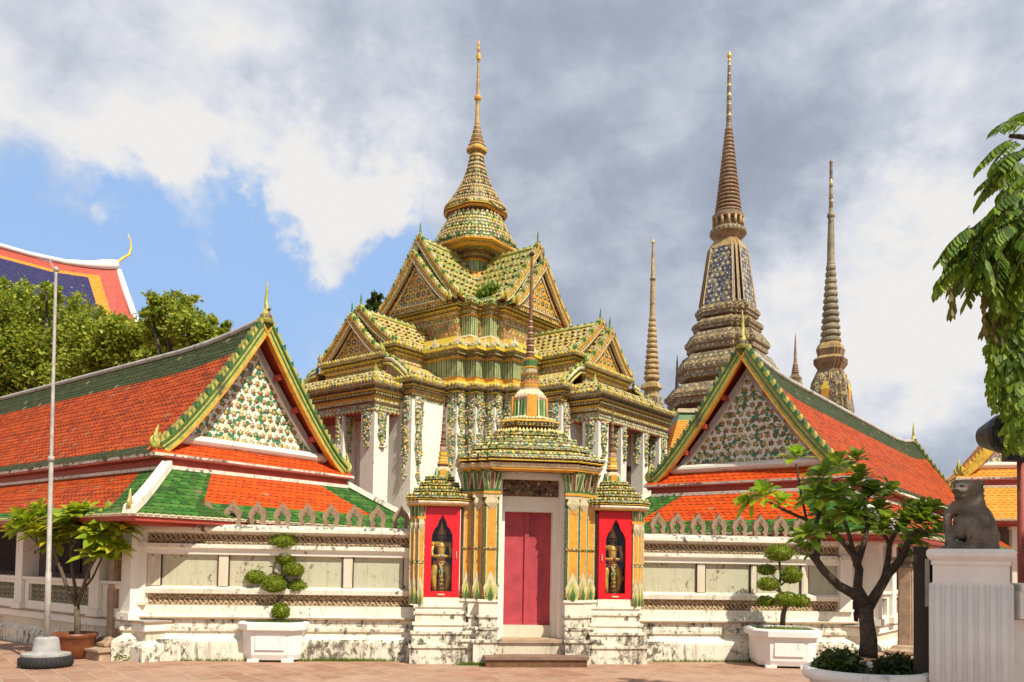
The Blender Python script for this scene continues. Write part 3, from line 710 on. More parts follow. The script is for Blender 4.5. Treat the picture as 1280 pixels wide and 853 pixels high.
    for s in (-1, 1):
        mb = MB(); pts = [Vector((s * x, 0, z)) for x, z in pl] + [Vector((s * (xb + .02), 0, base))]
        for i in range(len(pts) - 1):
            a, b = pts[i], pts[i + 1]; dn = Vector((-s * .78, 0, -.62)) * .13; dn2 = Vector((0, 0, -.14)) if i == 0 else dn
            vs = [tuple(a + Vector((0, yt - .02, 0))), tuple(b + Vector((0, yt - .02, 0))), tuple(b + dn + Vector((0, yt - .02, 0))), tuple(a + dn2 + Vector((0, yt - .02, 0)))]
            vs2 = [(x, yt + .10, z) for x, y, z in vs]
            mb.add(vs + vs2, [(0, 1, 2, 3), (3, 2, 1, 0), (2, 3, 7, 6), (0, 3, 7, 4)], 'mshade')
        mb.build('raking_frame', tymp)
        for i in (2, 4, 6, 8):   # purlin ends under the overhang
            mb = MB(); x, z = pf[i]; mb.box(s * x - .04, s * x + .04, yb + .08, yt + .1, z - .20, z - .10, K['soffit']); mb.build('purlin', root)
    mb = MB(); mould(mb, rect(-xb - .05, xb + .05, yt - .10, yt + .2), [(0, 3.70, 'white_d'), (.03, 3.73, 'white_d'), (.06, 3.78, 'white'), (.05, 3.83, 'white'), (0, 3.85, 'white'), (-.02, 3.88, 'white_d')]); mb.build('pediment_sill', root)
    return root
EL = enc(-6.147, -1.25); ER = enc(6.147, -1.25)
pavilion('long red tiled pavilion on the left, its flowered pediment lit by the sun', EL + UX * 3.363, TH + R(45), 19, (.66, 2.1, 5.1, 8.1, 11.1, 14.1), farend=False)
pavilion('long red tiled pavilion on the right, its flowered pediment in shade', ER + VX * 3.363, TH - R(45), 17.6, (.66, 2.1, 5.1, 8.1, 11.1, 14.1), farend=True, ks=dict(teeth=['gsol', 'lgsol']))

# ================================================================== GATE
def column_cluster(mb_list, cx, cy, s, z0, z1, n=3, step=.155, fw=.17, first=.24):
    """stepped cluster of glazed shafts going outward (s) and back; every shaft its own mesh"""
    x = cx; y = cy; w_ = first
    for i in range(n):
        mb = MB(); x0, x1 = (x, x + s * w_); xa, xb = min(x0, x1), max(x0, x1)
        mb.box(xa, xb, y, y + .5, z0, z1, 'mosf')
        m0, m1 = xa + (xb - xa) * .22, xb - (xb - xa) * .22
        mb.box(m0, m1, y - .018, y + .02, z0 + .01, z1 - .10, 'osol')
        mb.box(xa + .006, xa + .026, y - .012, y + .02, z0, z1 - .04, 'gsol'); mb.box(xb - .026, xb - .006, y - .012, y + .02, z0, z1 - .04, 'gsol')
        mb.box(m0 - .018, m0, y - .022, y + .02, z0, z1 - .06, 'wsol'); mb.box(m1, m1 + .018, y - .022, y + .02, z0, z1 - .06, 'wsol')
        # base leaf and head leaf
        for zz, hh in ((z0, .48), (z0 + .0, .34)):
            leafpt(mb, ((xa + xb) / 2, y - .02 - (.0 if hh > .4 else .022), zz), (0, -1), hh, (xb - xa) * (.98 if hh > .4 else .62), .04, 'wsol' if hh > .4 else 'lgsol')
        leafpt(mb, ((xa + xb) / 2, y - .062, z0), (0, -1), .22, (xb - xa) * .34, .03, 'gsol')
        for q_ in range(3): mb.box(xa, xb, y - .03, y, z0 + .02 + q_ * .045, z0 + .035 + q_ * .045, ('gsol', 'ysol', 'wsol')[q_])
        leafpt(mb, ((xa + xb) / 2, y - .018, z1), (0, -1), -.22, (xb - xa) * .95, .04, 'wsol')
        mb.box(xa, xb, y - .03, y, (z0 + z1) / 2 - .02, (z0 + z1) / 2 + .02, 'mosf')
        # side face shafts (outer)
        ys = y + .05
        xo = x1
        mb.box(min(xo, xo + s * .012), max(xo, xo + s * .012), ys, ys + step - .03, z0, z1 - .06, 'osol')
        mb_list.append(mb)
        x = x1; y += step; w_ = fw
    return x, y
def petal_capital(mb, xa, xb, y, z0, z1, fl=.10, n=None):
    """flaring lotus capital on a front face"""
    n = n or max(2, int((xb - xa) / .075)); m_ = (z0 + z1) / 2
    mb.loft([[(xa, y, z0), (xb, y, z0), (xb, y + .45, z0), (xa, y + .45, z0)], [(xa - fl * .3, y - fl * .3, m_), (xb + fl * .3, y - fl * .3, m_), (xb + fl * .3, y + .45, m_), (xa - fl * .3, y + .45, m_)], [(xa - fl, y - fl, z1), (xb + fl, y - fl, z1), (xb + fl, y + .45, z1), (xa - fl, y + .45, z1)]], 'mosg')
    for i in range(n):
        x = xa + (xb - xa) * (i + .5) / n
        x2 = xa - fl + (xb - xa + 2 * fl) * (i + .5) / n
        for (dw, k, o) in ((1., 'wsol', .012), (.55, ('gsol', 'brn')[i % 2], .024)):
            hw_ = (xb - xa) / n * .5 * dw
            vs = [(x - hw_, y - o, z0), (x + hw_, y - o, z0), (x2 + hw_ * 1.1, y - fl * .8 - o, z0 + (z1 - z0) * .8), (x2, y - fl - o, z1 - .01), (x2 - hw_ * 1.1, y - fl * .8 - o, z0 + (z1 - z0) * .8)]
            mb.add(vs, [(0, 1, 2, 3, 4)], k)
def tier(mb, poly, o, z, h, sp=.07, kbands=('ysol', 'mosf', 'mosg'), kteeth=('wsol', 'lgsol', 'gsol', 'ysol', 'brn', 'lgsol'), th=.055, under=.05):
    """one ceramic roof course: gap in painted shade, band, flower band, band, row of leaves"""
    z1 = z + h
    mould(mb, poly, [(o - under - .06, z - .02, 'gap'), (o - under, z, 'gap'), (o, z + .005, 'osol'), (o, z + h * .18, kbands[0]), (o - .02, z + h * .26, 'gap'), (o + .015, z + h * .5, kbands[1]), (o - .005, z + h * .78, kbands[1]), (o + .0, z + h * .8, kbands[2]), (o - .01, z1, kbands[2]), (o - .25, z1 + .01, 'mosg')], False)
    fringe(mb, offs(poly, o - .02), z1, sp, th, sp * .85, .03, kteeth, lean=.1)
def gate():
    root = thing('temple_gate', 'ceramic covered gate with a pink-red door and a tall bell shaped spire', 'gate', enc(0.02, 0), TH)
    # plinth (stepped, redented) left and right of the stair
    for s in (-1, 1):
        mb = MB()
        def blk(x0, x1, y0, z0, z1, k, t=0.02):
            mb.box(min(s * x0, s * x1), max(s * x0, s * x1), y0, .35, z0, z1, k, 0, 0)
            mb.box(min(s * x0, s * x1) - t, max(s * x0, s * x1) + t, y0 - t, .35, z1 - .035, z1 + .006, k)
        for (a, b, yy) in ((.56, .86, -.62), (.86, 1.03, -.47), (1.03, 1.20, -.32)):
            blk(a, b + .10, yy - .12, -.01, .40, 'white_dd', .03)
            blk(a, b + .05, yy - .05, .40, .60, 'white_dd', .02)
            blk(a, b, yy - .0, .60, .80, 'white_dd', .03)
            blk(a, b + .01, yy - .02, .80, 1.05, 'white_d', .025)
        mb.build('plinth', root)
    # columns
    for s in (-1, 1):
        l = []; column_cluster(l, s * .56, -.60, s, 1.05, 2.74, 3, .15, .165, .25)
        for mb in l: mb.build('column', root)
        mb = MB(); x = .56; y = -.60; w_ = .25
        for i in range(3):
            xa, xb = sorted((s * x, s * (x + w_)))
            mb.box(xa - .015, xb + .015, y - .03, y + .45, 2.74, 2.80, 'wsol'); mb.box(xa - .02, xb + .02, y - .045, y + .45, 2.80, 2.84, 'osol'); mb.box(xa - .01, xb + .01, y - .03, y + .45, 2.84, 2.88, 'gsol')
            petal_capital(mb, xa, xb, y - .01, 2.88, 3.19, .07)
            x += w_; y += .15; w_ = .165
        mb.build('capital', root)
    # door frame, relief, door
    mb = MB()
    for s in (-1, 1):
        a, b = sorted((s * .415, s * .565)); mb.box(a, b, -.20, .2, .40, 3.16, 'white'); 
        a, b = sorted((s * .50, s * .585)); mb.box(a, b, -.50, -.2, .40, 3.16, 'white')
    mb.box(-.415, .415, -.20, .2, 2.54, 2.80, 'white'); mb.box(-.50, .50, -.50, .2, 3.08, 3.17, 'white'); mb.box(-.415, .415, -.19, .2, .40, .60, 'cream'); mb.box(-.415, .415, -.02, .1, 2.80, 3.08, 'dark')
    mb.build('door_frame', root)
    mb = MB(); rnd = random.Random(3)
    mb.box(-.50, .50, -.22, -.12, 2.80, 3.08, 'brn')
    for i in range(90):
        x, z = rnd.uniform(-.47, .47), rnd.uniform(2.83, 3.05); mb.ball((x, -.225, z), rnd.uniform(.015, .038), rnd.choice(['brn', 'dark', 'stone', 'stone', 'dark', 'sand']), 5, (1, .7, 1))
    mb.build('carved_lintel', root)
    for s in (-1, 1):
        mb = MB(); a, b = sorted((s * .012, s * .415)); mb.box(a, b, -.02, .03, .60, 2.54, 'door')
        mb.box(a + .0, b, -.035, -.02, .60, .64, 'door')
        dl = mb.build('door_leaf', root)
    mb = MB(); mb.box(-.045, .03, -.055, -.02, .60, 2.54, 'door'); mb.build('door_batten', dl)
    mb = MB(); mb.box(-.56, .56, -.62, .1, -.01, .38, 'cream'); mb.box(-.585, .585, -.66, .1, .35, .405, 'sand'); mb.build('threshold_step', root)
    mb = MB(); mb.box(-.78, .86, -1.05, -.60, -.01, .12, 'brn'); mb.box(-.80, .88, -1.08, -.60, .12, .165, 'step'); mb.build('lower_step', root)
    # roof tiers on a redented plan
    mb = MB(); 
    def pl(a, dpt, st, s_): # redented rectangle
        q = redent(a, st, s_); return [(x, (y if y < 0 else y) * dpt / a - .02) for x, y in q]
    B = pl(1.10, .72, 3, .15)
    mould(mb, pl(1.10, .70, 3, .15), [(-.10, 3.16, 'brn'), (-.02, 3.17, 'brn'), (.07, 3.20, 'osol'), (.07, 3.225, 'osol'), (.085, 3.235, 'wsol'), (.10, 3.27, 'wsol'), (.085, 3.305, 'wsol'), (.06, 3.31, 'brn')], False)
    fringe(mb, offs(pl(1.10, .70, 3, .15), .085), 3.305, .055, -.06, .05, .04, ['wsol', 'psol'])
    tier(mb, B, .13, 3.33, .11)
    tier(mb, pl(.88, .60, 3, .12), .10, 3.50, .10)
    tier(mb, pl(.72, .52, 3, .10), .06, 3.635, .10, .065)
    mould(mb, pl(.66, .5, 3, .09), [(.25, 3.45, 'mosg'), (.12, 3.56, 'mosg'), (.08, 3.70, 'mosg'), (-.08, 3.80, 'mosg')], False)
    tier(mb, pl(.60, .45, 3, .08), .02, 3.775, .085, .06)
    fringe(mb, offs(pl(.55, .42, 3, .08), .0), 3.87, .065, .085, .055, .03, ['ysol', 'lgsol'])
    mould(mb, pl(.50, .38, 3, .07), [(.06, 3.84, 'mosg'), (-.10, 3.96, 'dark'), (-.10, 3.98, 'dark'), (-.02, 4.0, 'osol'), (-.01, 4.03, 'mosf'), (.01, 4.07, 'mosf'), (-.02, 4.10, 'osol'), (-.1, 4.12, 'mosg')])
    fringe(mb, offs(pl(.48, .36, 3, .07), -.05), 4.11, .055, .06, .045, .03, ['wsol', 'lgsol'])
    mb.build('tiered_roof', root)
    # bell
    mb = MB(); q = lambda r: [(x * r, y * r - .02) for x, y in redent(1, 3, .17)]
    lv = [(.30, 4.10), (.295, 4.14), (.275, 4.30), (.265, 4.45), (.25, 4.56), (.215, 4.62), (.17, 4.66)]
    mb.loft([[(x, y, z) for x, y in q(r)] for r, z in lv], ['wsol', 'bellst', 'bellst', 'bellst', 'wsol', 'wsol'])
    for (ax, sg) in ((0, -1), (0, 1), (1, -1), (1, 1)):
        for zz, hh, k, ww in ((4.16, .42, 'osol', .17),):
            if ax == 0: mb.box(-.085, .085, sg * .285 - .03 - .02, sg * .285 + .03 - .02, 4.16, 4.53, 'osol')
            else: mb.box(sg * .285 - .03, sg * .285 + .03, -.105, .065, 4.16, 4.53, 'osol')
    fringe(mb, q(.255), 4.56, .06, -.12, .055, .03, ['wsol', 'psol']); fringe(mb, q(.30), 4.13, .055, .06, .05, .02, ['wsol'])
    mb.build('bell', root)
    # spire
    mb = MB()
    prof = [(.175, 4.66, 'wsol'), (.18, 4.69, 'wsol'), (.16, 4.71, 'brn'), (.165, 4.76, 'osol'), (.175, 4.78, 'osol'), (.15, 4.80, 'moso'), (.155, 4.92, 'moso'), (.175, 4.94, 'ysol'), (.13, 4.96, 'brn'), (.135, 5.03, 'wsol'), (.155, 5.05, 'ysol'), (.12, 5.07, 'osol'), (.125, 5.17, 'gsol'), (.14, 5.20, 'lgsol'), (.08, 5.23, 'osol')]
    z = 5.24; r = .085; 
    for i in range(13):
        prof += [(r, z + .012, 'brn'), (r * 1.0, z + .035, 'psol' if i % 2 else 'brn'), (r * .78, z + .045, 'brn')]; z += .062 - i * .0012; r *= .925
    prof += [(.032, z, 'brn'), (.028, z + .5, 'brn'), (.02, 7.04, 'brn'), (.045, 7.06, 'dark'), (.045, 7.09, 'dark'), (.01, 7.12, 'dark')]
    mb.lathe([(a, b) for a, b, _ in prof], 14, None, 0, -.02, ks=[k for _, _, k in prof[1:]]); mb.build('spire', root)
gate()
def figure(mb, k='gold', sc=1.0, hands='wsol'):
    """standing guardian statue, 1.06 m tall with crown"""
    T0 = mb.T.copy(); mb.T = T0 @ Matrix.Scale(sc, 4)
    for s in (-1, 1):
        mb.tube([(s * .07, 0, .0), (s * .10, -.01, .12), (s * .125, .0, .25), (s * .105, .02, .38), (s * .06, .02, .47)], [.035, .045, .062, .07, .06], 8, k)
        mb.tube([(s * .06, -.03, .01), (s * .10, -.11, .015)], [.035, .02], 6, k)
        mb.tube([(s * .14, 0, .73), (s * .165, .0, .64), (s * .15, -.05, .56), (s * .05, -.12, .565), (s * .015, -.13, .57)], [.032, .03, .026, .02, .024], 8, k)
        mb.ball((s * .145, 0, .74), .042, 'osol', 6)
        mb.tube([(s * .10, -.02, .36), (s * .19, .02, .27), (s * .24, .03, .25)], [.03, .03, .008], 5, k)
    mb.tube([(0, 0, .44), (0, 0, .52), (0, -.005, .60), (0, 0, .68), (0, 0, .74), (0, 0, .80)], [.085, .075, .062, .082, .072, .03], 10, k)
    mb.tube([(-.13, 0, .735), (0, 0, .745), (.13, 0, .735)], [.035, .055, .035], 8, k)
    for zz in (.47, .53, .70): mb.tube([(0, -.0, zz), (0, 0, zz + .018)], [.092, .092] if zz < .6 else [.088, .086], 10, 'osol')
    mb.tube([(0, -.06, .46), (0, -.085, .30), (0, -.08, .06), (0, -.06, .01)], [.04, .045, .055, .02], 6, 'mosf')
    mb.ball((0, -.14, .57), .032, hands, 6)
    mb.ball((0, -.01, .85), .056, 'brn', 8, (.9, 1, 1.2))
    mb.tube([(0, -.07, .86), (0, -.09, .845)], [.014, .012], 5, k)
    for s in (-1, 1): mb.ball((s * .06, 0, .855), .018, k, 5, (.5, 1, 1.6))
    mb.lathe([(.075, .89), (.08, .905), (.06, .92), (.062, .94), (.045, .95), (.046, .97), (.03, .985), (.02, 1.03), (.004, 1.12)], 10, k, 0, 0)
    mb.T = T0
def niche(label, cx, s, hands, statue_label):
    root = thing('shrine_niche', label, 'shrine', enc(cx, 0), TH)
    y0 = -.36
    mb = MB()
    for (a, b, yy, z0, z1, k) in ((-.50, .50, -.62, -.01, .30, 'white_dd'), (-.47, .47, -.56, .30, .52, 'white_dd'), (-.44, .44, -.47, .52, .66, 'white_d'), (-.42, .42, -.43, .66, .84, 'white_dd'), (-.42, .42, -.40, .84, .95, 'white_d')):
        mb.box(a, b, yy, .3, z0, z1, k); mb.box(a - .025, b + .025, yy - .025, .3, z1 - .04, z1 + .003, k)
    mb.box(-.30, .30, -.38, .3, .953, 1.07, 'white_d')
    mb.build('plinth', root)
    # cabinet frame with pointed opening
    mb = MB(); x0, x1, z0, z1 = -.29, .29, 1.07, 2.57; yf = y0 - .02
    arch = [(-.175, 1.17), (-.175, 1.95), (-.17, 2.10), (-.13, 2.20), (-.085, 2.25), (-.055, 2.34), (0, 2.44), (.055, 2.34), (.085, 2.25), (.13, 2.20), (.17, 2.10), (.175, 1.95), (.175, 1.17)]
    def pr_(x, z):   # project arch point outwards to the frame rectangle
        if z < 1.2: return (x1 if x > 0 else x0, z0)
        if z <= 2.1: return (x1 if x > 0 else x0, z)
        t = (z - 2.1) / .34
        return ((x1 if x > 0 else x0) * (1 - t) ** .5 if abs(x) > 1e-6 else 0, z1) if abs(x) < .14 else ((x1 if x > 0 else x0), 2.3)
    fs = []
    outp = [(x0, z0), (x0, 1.95), (x0, 2.15), (x0, 2.57), (-.18, 2.57), (-.08, 2.57), (0, 2.57), (.08, 2.57), (.18, 2.57), (x1, 2.57), (x1, 2.15), (x1, 1.95), (x1, z0)]
    n = len(arch)
    vs = [(x, yf, z) for x, z in arch] + [(x, yf, z) for x, z in outp] + [(x, yf + .05, z) for x, z in arch] + [(x, yf + .05, z) for x, z in outp]
    for i in range(n - 1):
        fs += [(i, i + 1, n + i + 1, n + i), (i + 1, i, 2 * n + i, 2 * n + i + 1)]
    fs += [(0, n, 2 * n - 1, n - 1), (n - 1, 2 * n + n - 1, 2 * n, 0)]
    mb.add(vs, fs, 'redc')
    for a, b, c, d_ in ((x0, x0 + .03, z0, z1), (x1 - .03, x1, z0, z1), (x0, x1, z1 - .03, z1), (x0, x1, z0, z0 + .03)): mb.box(a - .004, b + .004, yf + .004, .1, c - .002, d_ + .002, 'redc')
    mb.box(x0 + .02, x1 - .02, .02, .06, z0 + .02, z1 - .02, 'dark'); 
    mb.box(-.06, .06, yf - .012, yf + .001, z0 + .035, z0 + .06, 'wsol')
    mb.box(s * -.24 - .008, s * -.24 + .008, yf - .02, yf, 1.72, 1.84, 'steel')
    cab = mb.build('red_cabinet', root)
    mb = MB(); mb.box(-.20, .20, yf + .055, yf + .061, 1.13, 2.48, 'pane'); mb.build('glass_pane', cab)
    # outer column cluster
    l = []; column_cluster(l, s * .29, -.38, s, .95, 2.36, 3, .07, .065, .11)
    for q_ in l: q_.build('column', root)
    mb = MB(); x = .29; y = -.38
    for i, w_ in enumerate((.11, .065, .065)):
        xa, xb = sorted((s * x, s * (x + w_))); mb.box(xa - .01, xb + .01, y - .02, y + .4, 2.36, 2.41, 'osol'); petal_capital(mb, xa, xb, y, 2.41, 2.62, .03, 2 if i == 0 else 1); x += w_; y += .07
    mb.build('capital', root)
    # tiers
    mb = MB()
    def pl(a, b, st, s_): q = redent(a, st, s_); return [(x + s * .05, y * b / a - .05) for x, y in q]
    mould(mb, pl(.50, .42, 3, .06), [(-.1, 2.575, 'brn'), (.0, 2.58, 'brn'), (.02, 2.60, 'osol'), (.035, 2.615, 'wsol'), (.045, 2.64, 'psol'), (.03, 2.67, 'wsol'), (0, 2.675, 'brn')], False)
    tier(mb, pl(.52, .44, 3, .06), .03, 2.68, .075, .05, th=.045)
    tier(mb, pl(.43, .36, 3, .055), .0, 2.80, .07, .05, th=.045)
    tier(mb, pl(.33, .28, 3, .045), .0, 2.91, .065, .045, th=.04)
    tier(mb, pl(.245, .22, 3, .04), .0, 3.01, .07, .045, th=.035)
    mould(mb, pl(.40, .33, 3, .05), [(.0, 2.76, 'mosg'), (-.1, 2.88, 'mosg'), (-.19, 3.02, 'mosg'), (-.22, 3.10, 'mosg')])
    mb.build('tiered_roof', root)
    mb = MB(); q = lambda r: [(x * r + s * .0, y * r - .05) for x, y in redent(1, 2, .2)]
    pf = [(.16, 3.08, 'wsol'), (.15, 3.10, 'wsol'), (.13, 3.20, 'bellst'), (.12, 3.25, 'wsol'), (.07, 3.28, 'wsol'), (.095, 3.31, 'brn'), (.095, 3.33, 'brn'), (.075, 3.35, 'osol'), (.085, 3.37, 'ysol'), (.07, 3.40, 'osol'), (.08, 3.45, 'ysol'), (.06, 3.47, 'brn'), (.072, 3.53, 'ysol'), (.05, 3.56, 'brn'), (.06, 3.62, 'psol')]
    mb.loft([[(x, y, z) for x, y in q(r)] for r, z, _ in pf], [k for _, _, k in pf[1:]])
    mb.box(-.05, .05, -.05 - .15, .10, 3.10, 3.22, 'osol')
    z = 3.62; r = .058; pr2 = []
    for i in range(11): pr2 += [(r * .75, z, 'brn'), (r, z + .02, 'psol' if i % 2 else 'brn'), (r, z + .04, 'brn')]; z += .058; r *= .90
    pr2 += [(.014, z, 'brn'), (.006, z + .25, 'brn')]
    mb.lathe([(a, b) for a, b, _ in pr2], 10, None, 0, -.05, ks=[k for _, _, k in pr2[1:]]); mb.build('spire', root)
    # statue
    mb = MB(); mb.T = Matrix.Diagonal((1.0, .92, 1.14, 1)); figure(mb, 'gold', 1.0, hands)
    o = mb.build('guardian_statue', None, enc(cx, y0 + .20, 1.11), TH); tag(o, statue_label, 'statue')
niche('red glass fronted shrine niche with small tiered spire left of the gate door', -1.46, -1, 'steel', 'gold guardian statue with pale blue cloth at its hands in the left niche')
niche('red glass fronted shrine niche with small tiered spire right of the gate door', 1.50, 1, 'redw', 'gold guardian statue with a red garland at its hands in the right niche')

# ================================================================== MONDOP
MC = enc(0, 12.553)
def cross(q):
    out = []
    for r in range(4):
        for (px, py) in q:
            for _ in range(r): px, py = -py, px
            out.append((px, py))
    return out
CORN = lambda c, s: [(c + 1.5 * s, c - 1.5 * s), (c + .5 * s, c - 1.5 * s), (c + .5 * s, c - .5 * s), (c - .5 * s, c - .5 * s), (c - .5 * s, c + .5 * s), (c - 1.5 * s, c + .5 * s), (c - 1.5 * s, c + 1.5 * s)]
def crossq(arm_b, arm_a, cs, extra=()):
    """one quadrant: arm tip, (steps), redented corner, mirrored"""
    a = [(arm_b, arm_a)] + list(extra)
    xk = cs[0][0]; last = a[-1][1]
    a.append((xk, last))
    mid = cs
    b = [(y, x) for x, y in a[::-1]]
    return cross(a + mid + b)
def uniq(p):
    o = []
    for q in p:
        if not o or (Vector(q) - Vector(o[-1])).length > 1e-4: o.append(q)
    return o
def mondop():
    root = thing('ceramic_mondop', 'tall tower covered in yellow and green ceramic, with gabled porches and a spire', 'temple', MC, TH + R(45))
    LOW = uniq(crossq(5.18, 2.40, CORN(3.35, .36)))
    def arms(mb, name, label=None):
        o = mb.build(name, root); os = [o]
        for k in (1, 2, 3):
            c = o.copy(); C.objects.link(c); c.parent = root; c.rotation_euler = (0, 0, k * math.pi / 2); os.append(c)
        return os
    # base & body walls
    mb = MB(); mould(mb, LOW, [(.9, -.02, 'white_d'), (.9, .3, 'white_d'), (.7, .4, 'white'), (.65, .9, 'white'), (.8, .95, 'white'), (.8, 1.1, 'white'), (.3, 1.12, 'white')]); mb.build('plinth', root)
    mb = MB(); mould(mb, LOW, [(0, 1.0, 'white'), (0, 5.85, 'white')]); mb.build('wall', root)
    # porch floor, columns, inner doors (canonical arm towards -y)
    mb = MB(); mould(mb, rect(-2.1, 2.1, -6.2, -5.1), [(0, 0, 'white'), (0, 1.0, 'white'), (.08, 1.02, 'white'), (.08, 1.15, 'white')]); arms(mb, 'porch_floor')
    def garland(mb, x, y, d, w_, z0, z1):
        """hanging ceramic garland on a face; d outward direction"""
        d = Vector((d[0], d[1], 0)); s = Vector((-d.y, d.x, 0)); c = Vector((x, y, 0)); H_ = z1 - z0
        prof = [(1., 1.), (.95, .72), (.62, .62), (.80, .50), (.92, .38), (.55, .25), (.25, .20), (.22, .12), (.6, .06), (.05, 0)]
        n = len(prof)
        L_ = [tuple(c + d * .03 + s * w_ / 2 * a + Vector((0, 0, z0 + H_ * t))) for a, t in prof]; R_ = [tuple(c + d * .03 - s * w_ / 2 * a + Vector((0, 0, z0 + H_ * t))) for a, t in prof]
        M_ = [tuple(c + d * .075 + Vector((0, 0, z0 + H_ * t))) for a, t in prof]
        fs = []
        for i in range(n - 1): fs += [(i, i + 1, n + i + 1, n + i), (n + i, n + i + 1, 2 * n + i + 1, 2 * n + i)]
        L2_ = [tuple(Vector(p) - d * .04) for p in L_]; R2_ = [tuple(Vector(p) - d * .04) for p in R_]
        for i in range(n - 1): fs += [(3 * n + i, 3 * n + i + 1, i + 1, i), (2 * n + i, 2 * n + i + 1, 4 * n + i + 1, 4 * n + i)]
        mb.add(L_ + M_ + R_ + L2_ + R2_, fs, 'mosp')
        rnd = random.Random(int((x * 7 + y * 13 + z0) * 100))
        for i in range(int(H_ * w_ * 95)):
            t = rnd.random(); wv = .9 if t > .7 else .75 if t > .3 else .4
            p = c + d * .06 + s * w_ / 2 * wv * rnd.uniform(-1, 1) + Vector((0, 0, z0 + H_ * t))
            mb.add([tuple(p + s * .035), tuple(p + Vector((0, 0, .04))), tuple(p - s * .035), tuple(p - Vector((0, 0, .04))), tuple(p + d * .04)], [(0, 1, 4), (1, 2, 4), (2, 3, 4), (3, 0, 4)], rnd.choice(['lgsol', 'gsol', 'wsol', 'ysol', 'psol', 'gsol']))
    for (x, y, hx, hy, nm) in ((-1.70, -5.80, .25, .25, 'c'), (1.70, -5.80, .25, .25, 'c'), (-.62, -5.86, .15, .19, 'm'), (.62, -5.86, .15, .19, 'm')):
        mb = MB(); mb.box(x - hx, x + hx, y - hy, y + hy, 1.15, 5.5, 'white'); mb.box(x - hx - .05, x + hx + .05, y - hy - .05, y + hy + .05, 1.15, 1.5, 'white')
        garland(mb, x, y - hy, (0, -1), hx * 1.25, 4.5, 5.45)
        garland(mb, x + hx, y, (1, 0), hy * 1.25, 4.5, 5.45); garland(mb, x - hx, y, (-1, 0), hy * 1.25, 4.5, 5.45)
        arms(mb, 'porch_column')
    mb = MB()
    for x in (-1.15, 0, 1.15):
        mb.box(x - .32, x + .32, -5.23, -5.18, 1.2, 4.75, 'mshade'); mb.box(x - .21, x + .21, -5.245, -5.20, 1.3, 4.6, 'dark')  # dark panels on the solid wall, painting in the shade of door openings
    arms(mb, 'painted_doorway')
    for s in (-1, 1):
        mb = MB(); garland(mb, s * 2.40, -4.93, (s, 0), .30, 3.75, 5.95); arms(mb, 'pilaster_garland')
        mb = MB(); garland(mb, s * 2.20, -5.18, (0, -1), .26, 3.75, 5.95); arms(mb, 'pilaster_garland')
    # corner cluster garlands
    mb = MB(); cs = CORN(3.35, .36)
    for (a, b) in [(3.89, 2.81), (3.53, 3.17), (3.17, 3.53), (2.81, 3.89)]:
        garland(mb, -a, -b + .17, (-1, 0), .33, 5.0, 6.3); garland(mb, -a + .17, -b, (0, -1), .33, 5.0, 6.3)
        garland(mb, -a, -b + .17, (-1, 0), .30, 4.1, 5.1); garland(mb, -a + .17, -b, (0, -1), .30, 4.1, 5.1)
    arms(mb, 'corner_garland')
    # ---- porch entablature
    def cornice(mb, poly, z, sc=1., o=0., h=.78, top='mosy', slope=(.55, .36), teeth=('ysol', 'wsol', 'lgsol'), wallk='mosw', sp=.12):
        k = h / .78
        st = [(-.30, z + .0 * k, 'mshade'), (0, z + .005, 'redp'), (0, z + .05 * k, 'redp'), (.015, z + .06 * k, 'mosp'), (.015, z + .20 * k, 'mosp'), (.05, z + .215 * k, 'osol'), (.01, z + .26 * k, 'gap'), (.05, z + .38 * k, 'mosy'), (.09, z + .40 * k, 'osol'), (.045, z + .45 * k, 'gap'), (.09, z + .52 * k, 'mosf'), (.15, z + .55 * k, 'ysol'), (.10, z + .60 * k, 'gap'), (.15, z + .66 * k, 'mosf'), (.20, z + .69 * k, 'wsol'), (.20, z + .75 * k, 'mosf'), (.16, z + .78 * k, 'ysol'), (.16 - slope[0] * .5, z + .78 * k + slope[1] * .38, top), (.16 - slope[0], z + .78 * k + slope[1], top)]
        st = [(a + o, b, c) for a, b, c in st]
        mould(mb, poly, st)
        fringe(mb, offs(poly, .185 + o), z + .73 * k, sp, .10, sp * .8, .04, teeth, lean=.15)
        fringe(mb, offs(poly, .02 + o), z + .08 * k, sp * 1.2, -.10, sp * .9, .04, ['wsol', 'lgsol', 'psol'])
        for i in range(3):
            fringe(mb, offs(poly, .16 + o - slope[0] * (.22 + .28 * i)), z + .78 * k + slope[1] * (.16 + .29 * i), sp * 1.25, .05, sp * .7, .035, ['brn', 'lgsol', 'wsol'], lean=-.6)
        # dentils
        fringe(mb, offs(poly, .06 + o), z + .44 * k, sp * .7, .08, sp * .42, .05, ['wsol', 'lgsol'])
    def acro(mb, poly, z, h, o=.1, k=('lgsol', 'gsol')):
        for x, y in offs(poly, o):
            r_ = math.hypot(x, y)
            for j, (s_, hh) in enumerate(((0, h), (.07, h * .65), (-.07, h * .65))):
                leafpt(mb, (x + s_ * (y / r_), y - s_ * (x / r_), z), (x, y), hh, h * .28, .06, k[j % len(k)], .15)
    mb = MB(); RP = rect(-1.95, 1.95, -6.05, -4.6); cornice(mb, RP, 5.45, slope=(.45, .34)); acro(mb, rect(-1.5, 1.5, -5.6, -4.8), 6.45, .38, .0); acro(mb, RP, 6.2, .22, .12); arms(mb, 'porch_cornice')
    mb = MB(); cornice(mb, LOW, 5.80, h=.62, o=-.05, slope=(.45, .30)); mb.build('main_cornice', root)
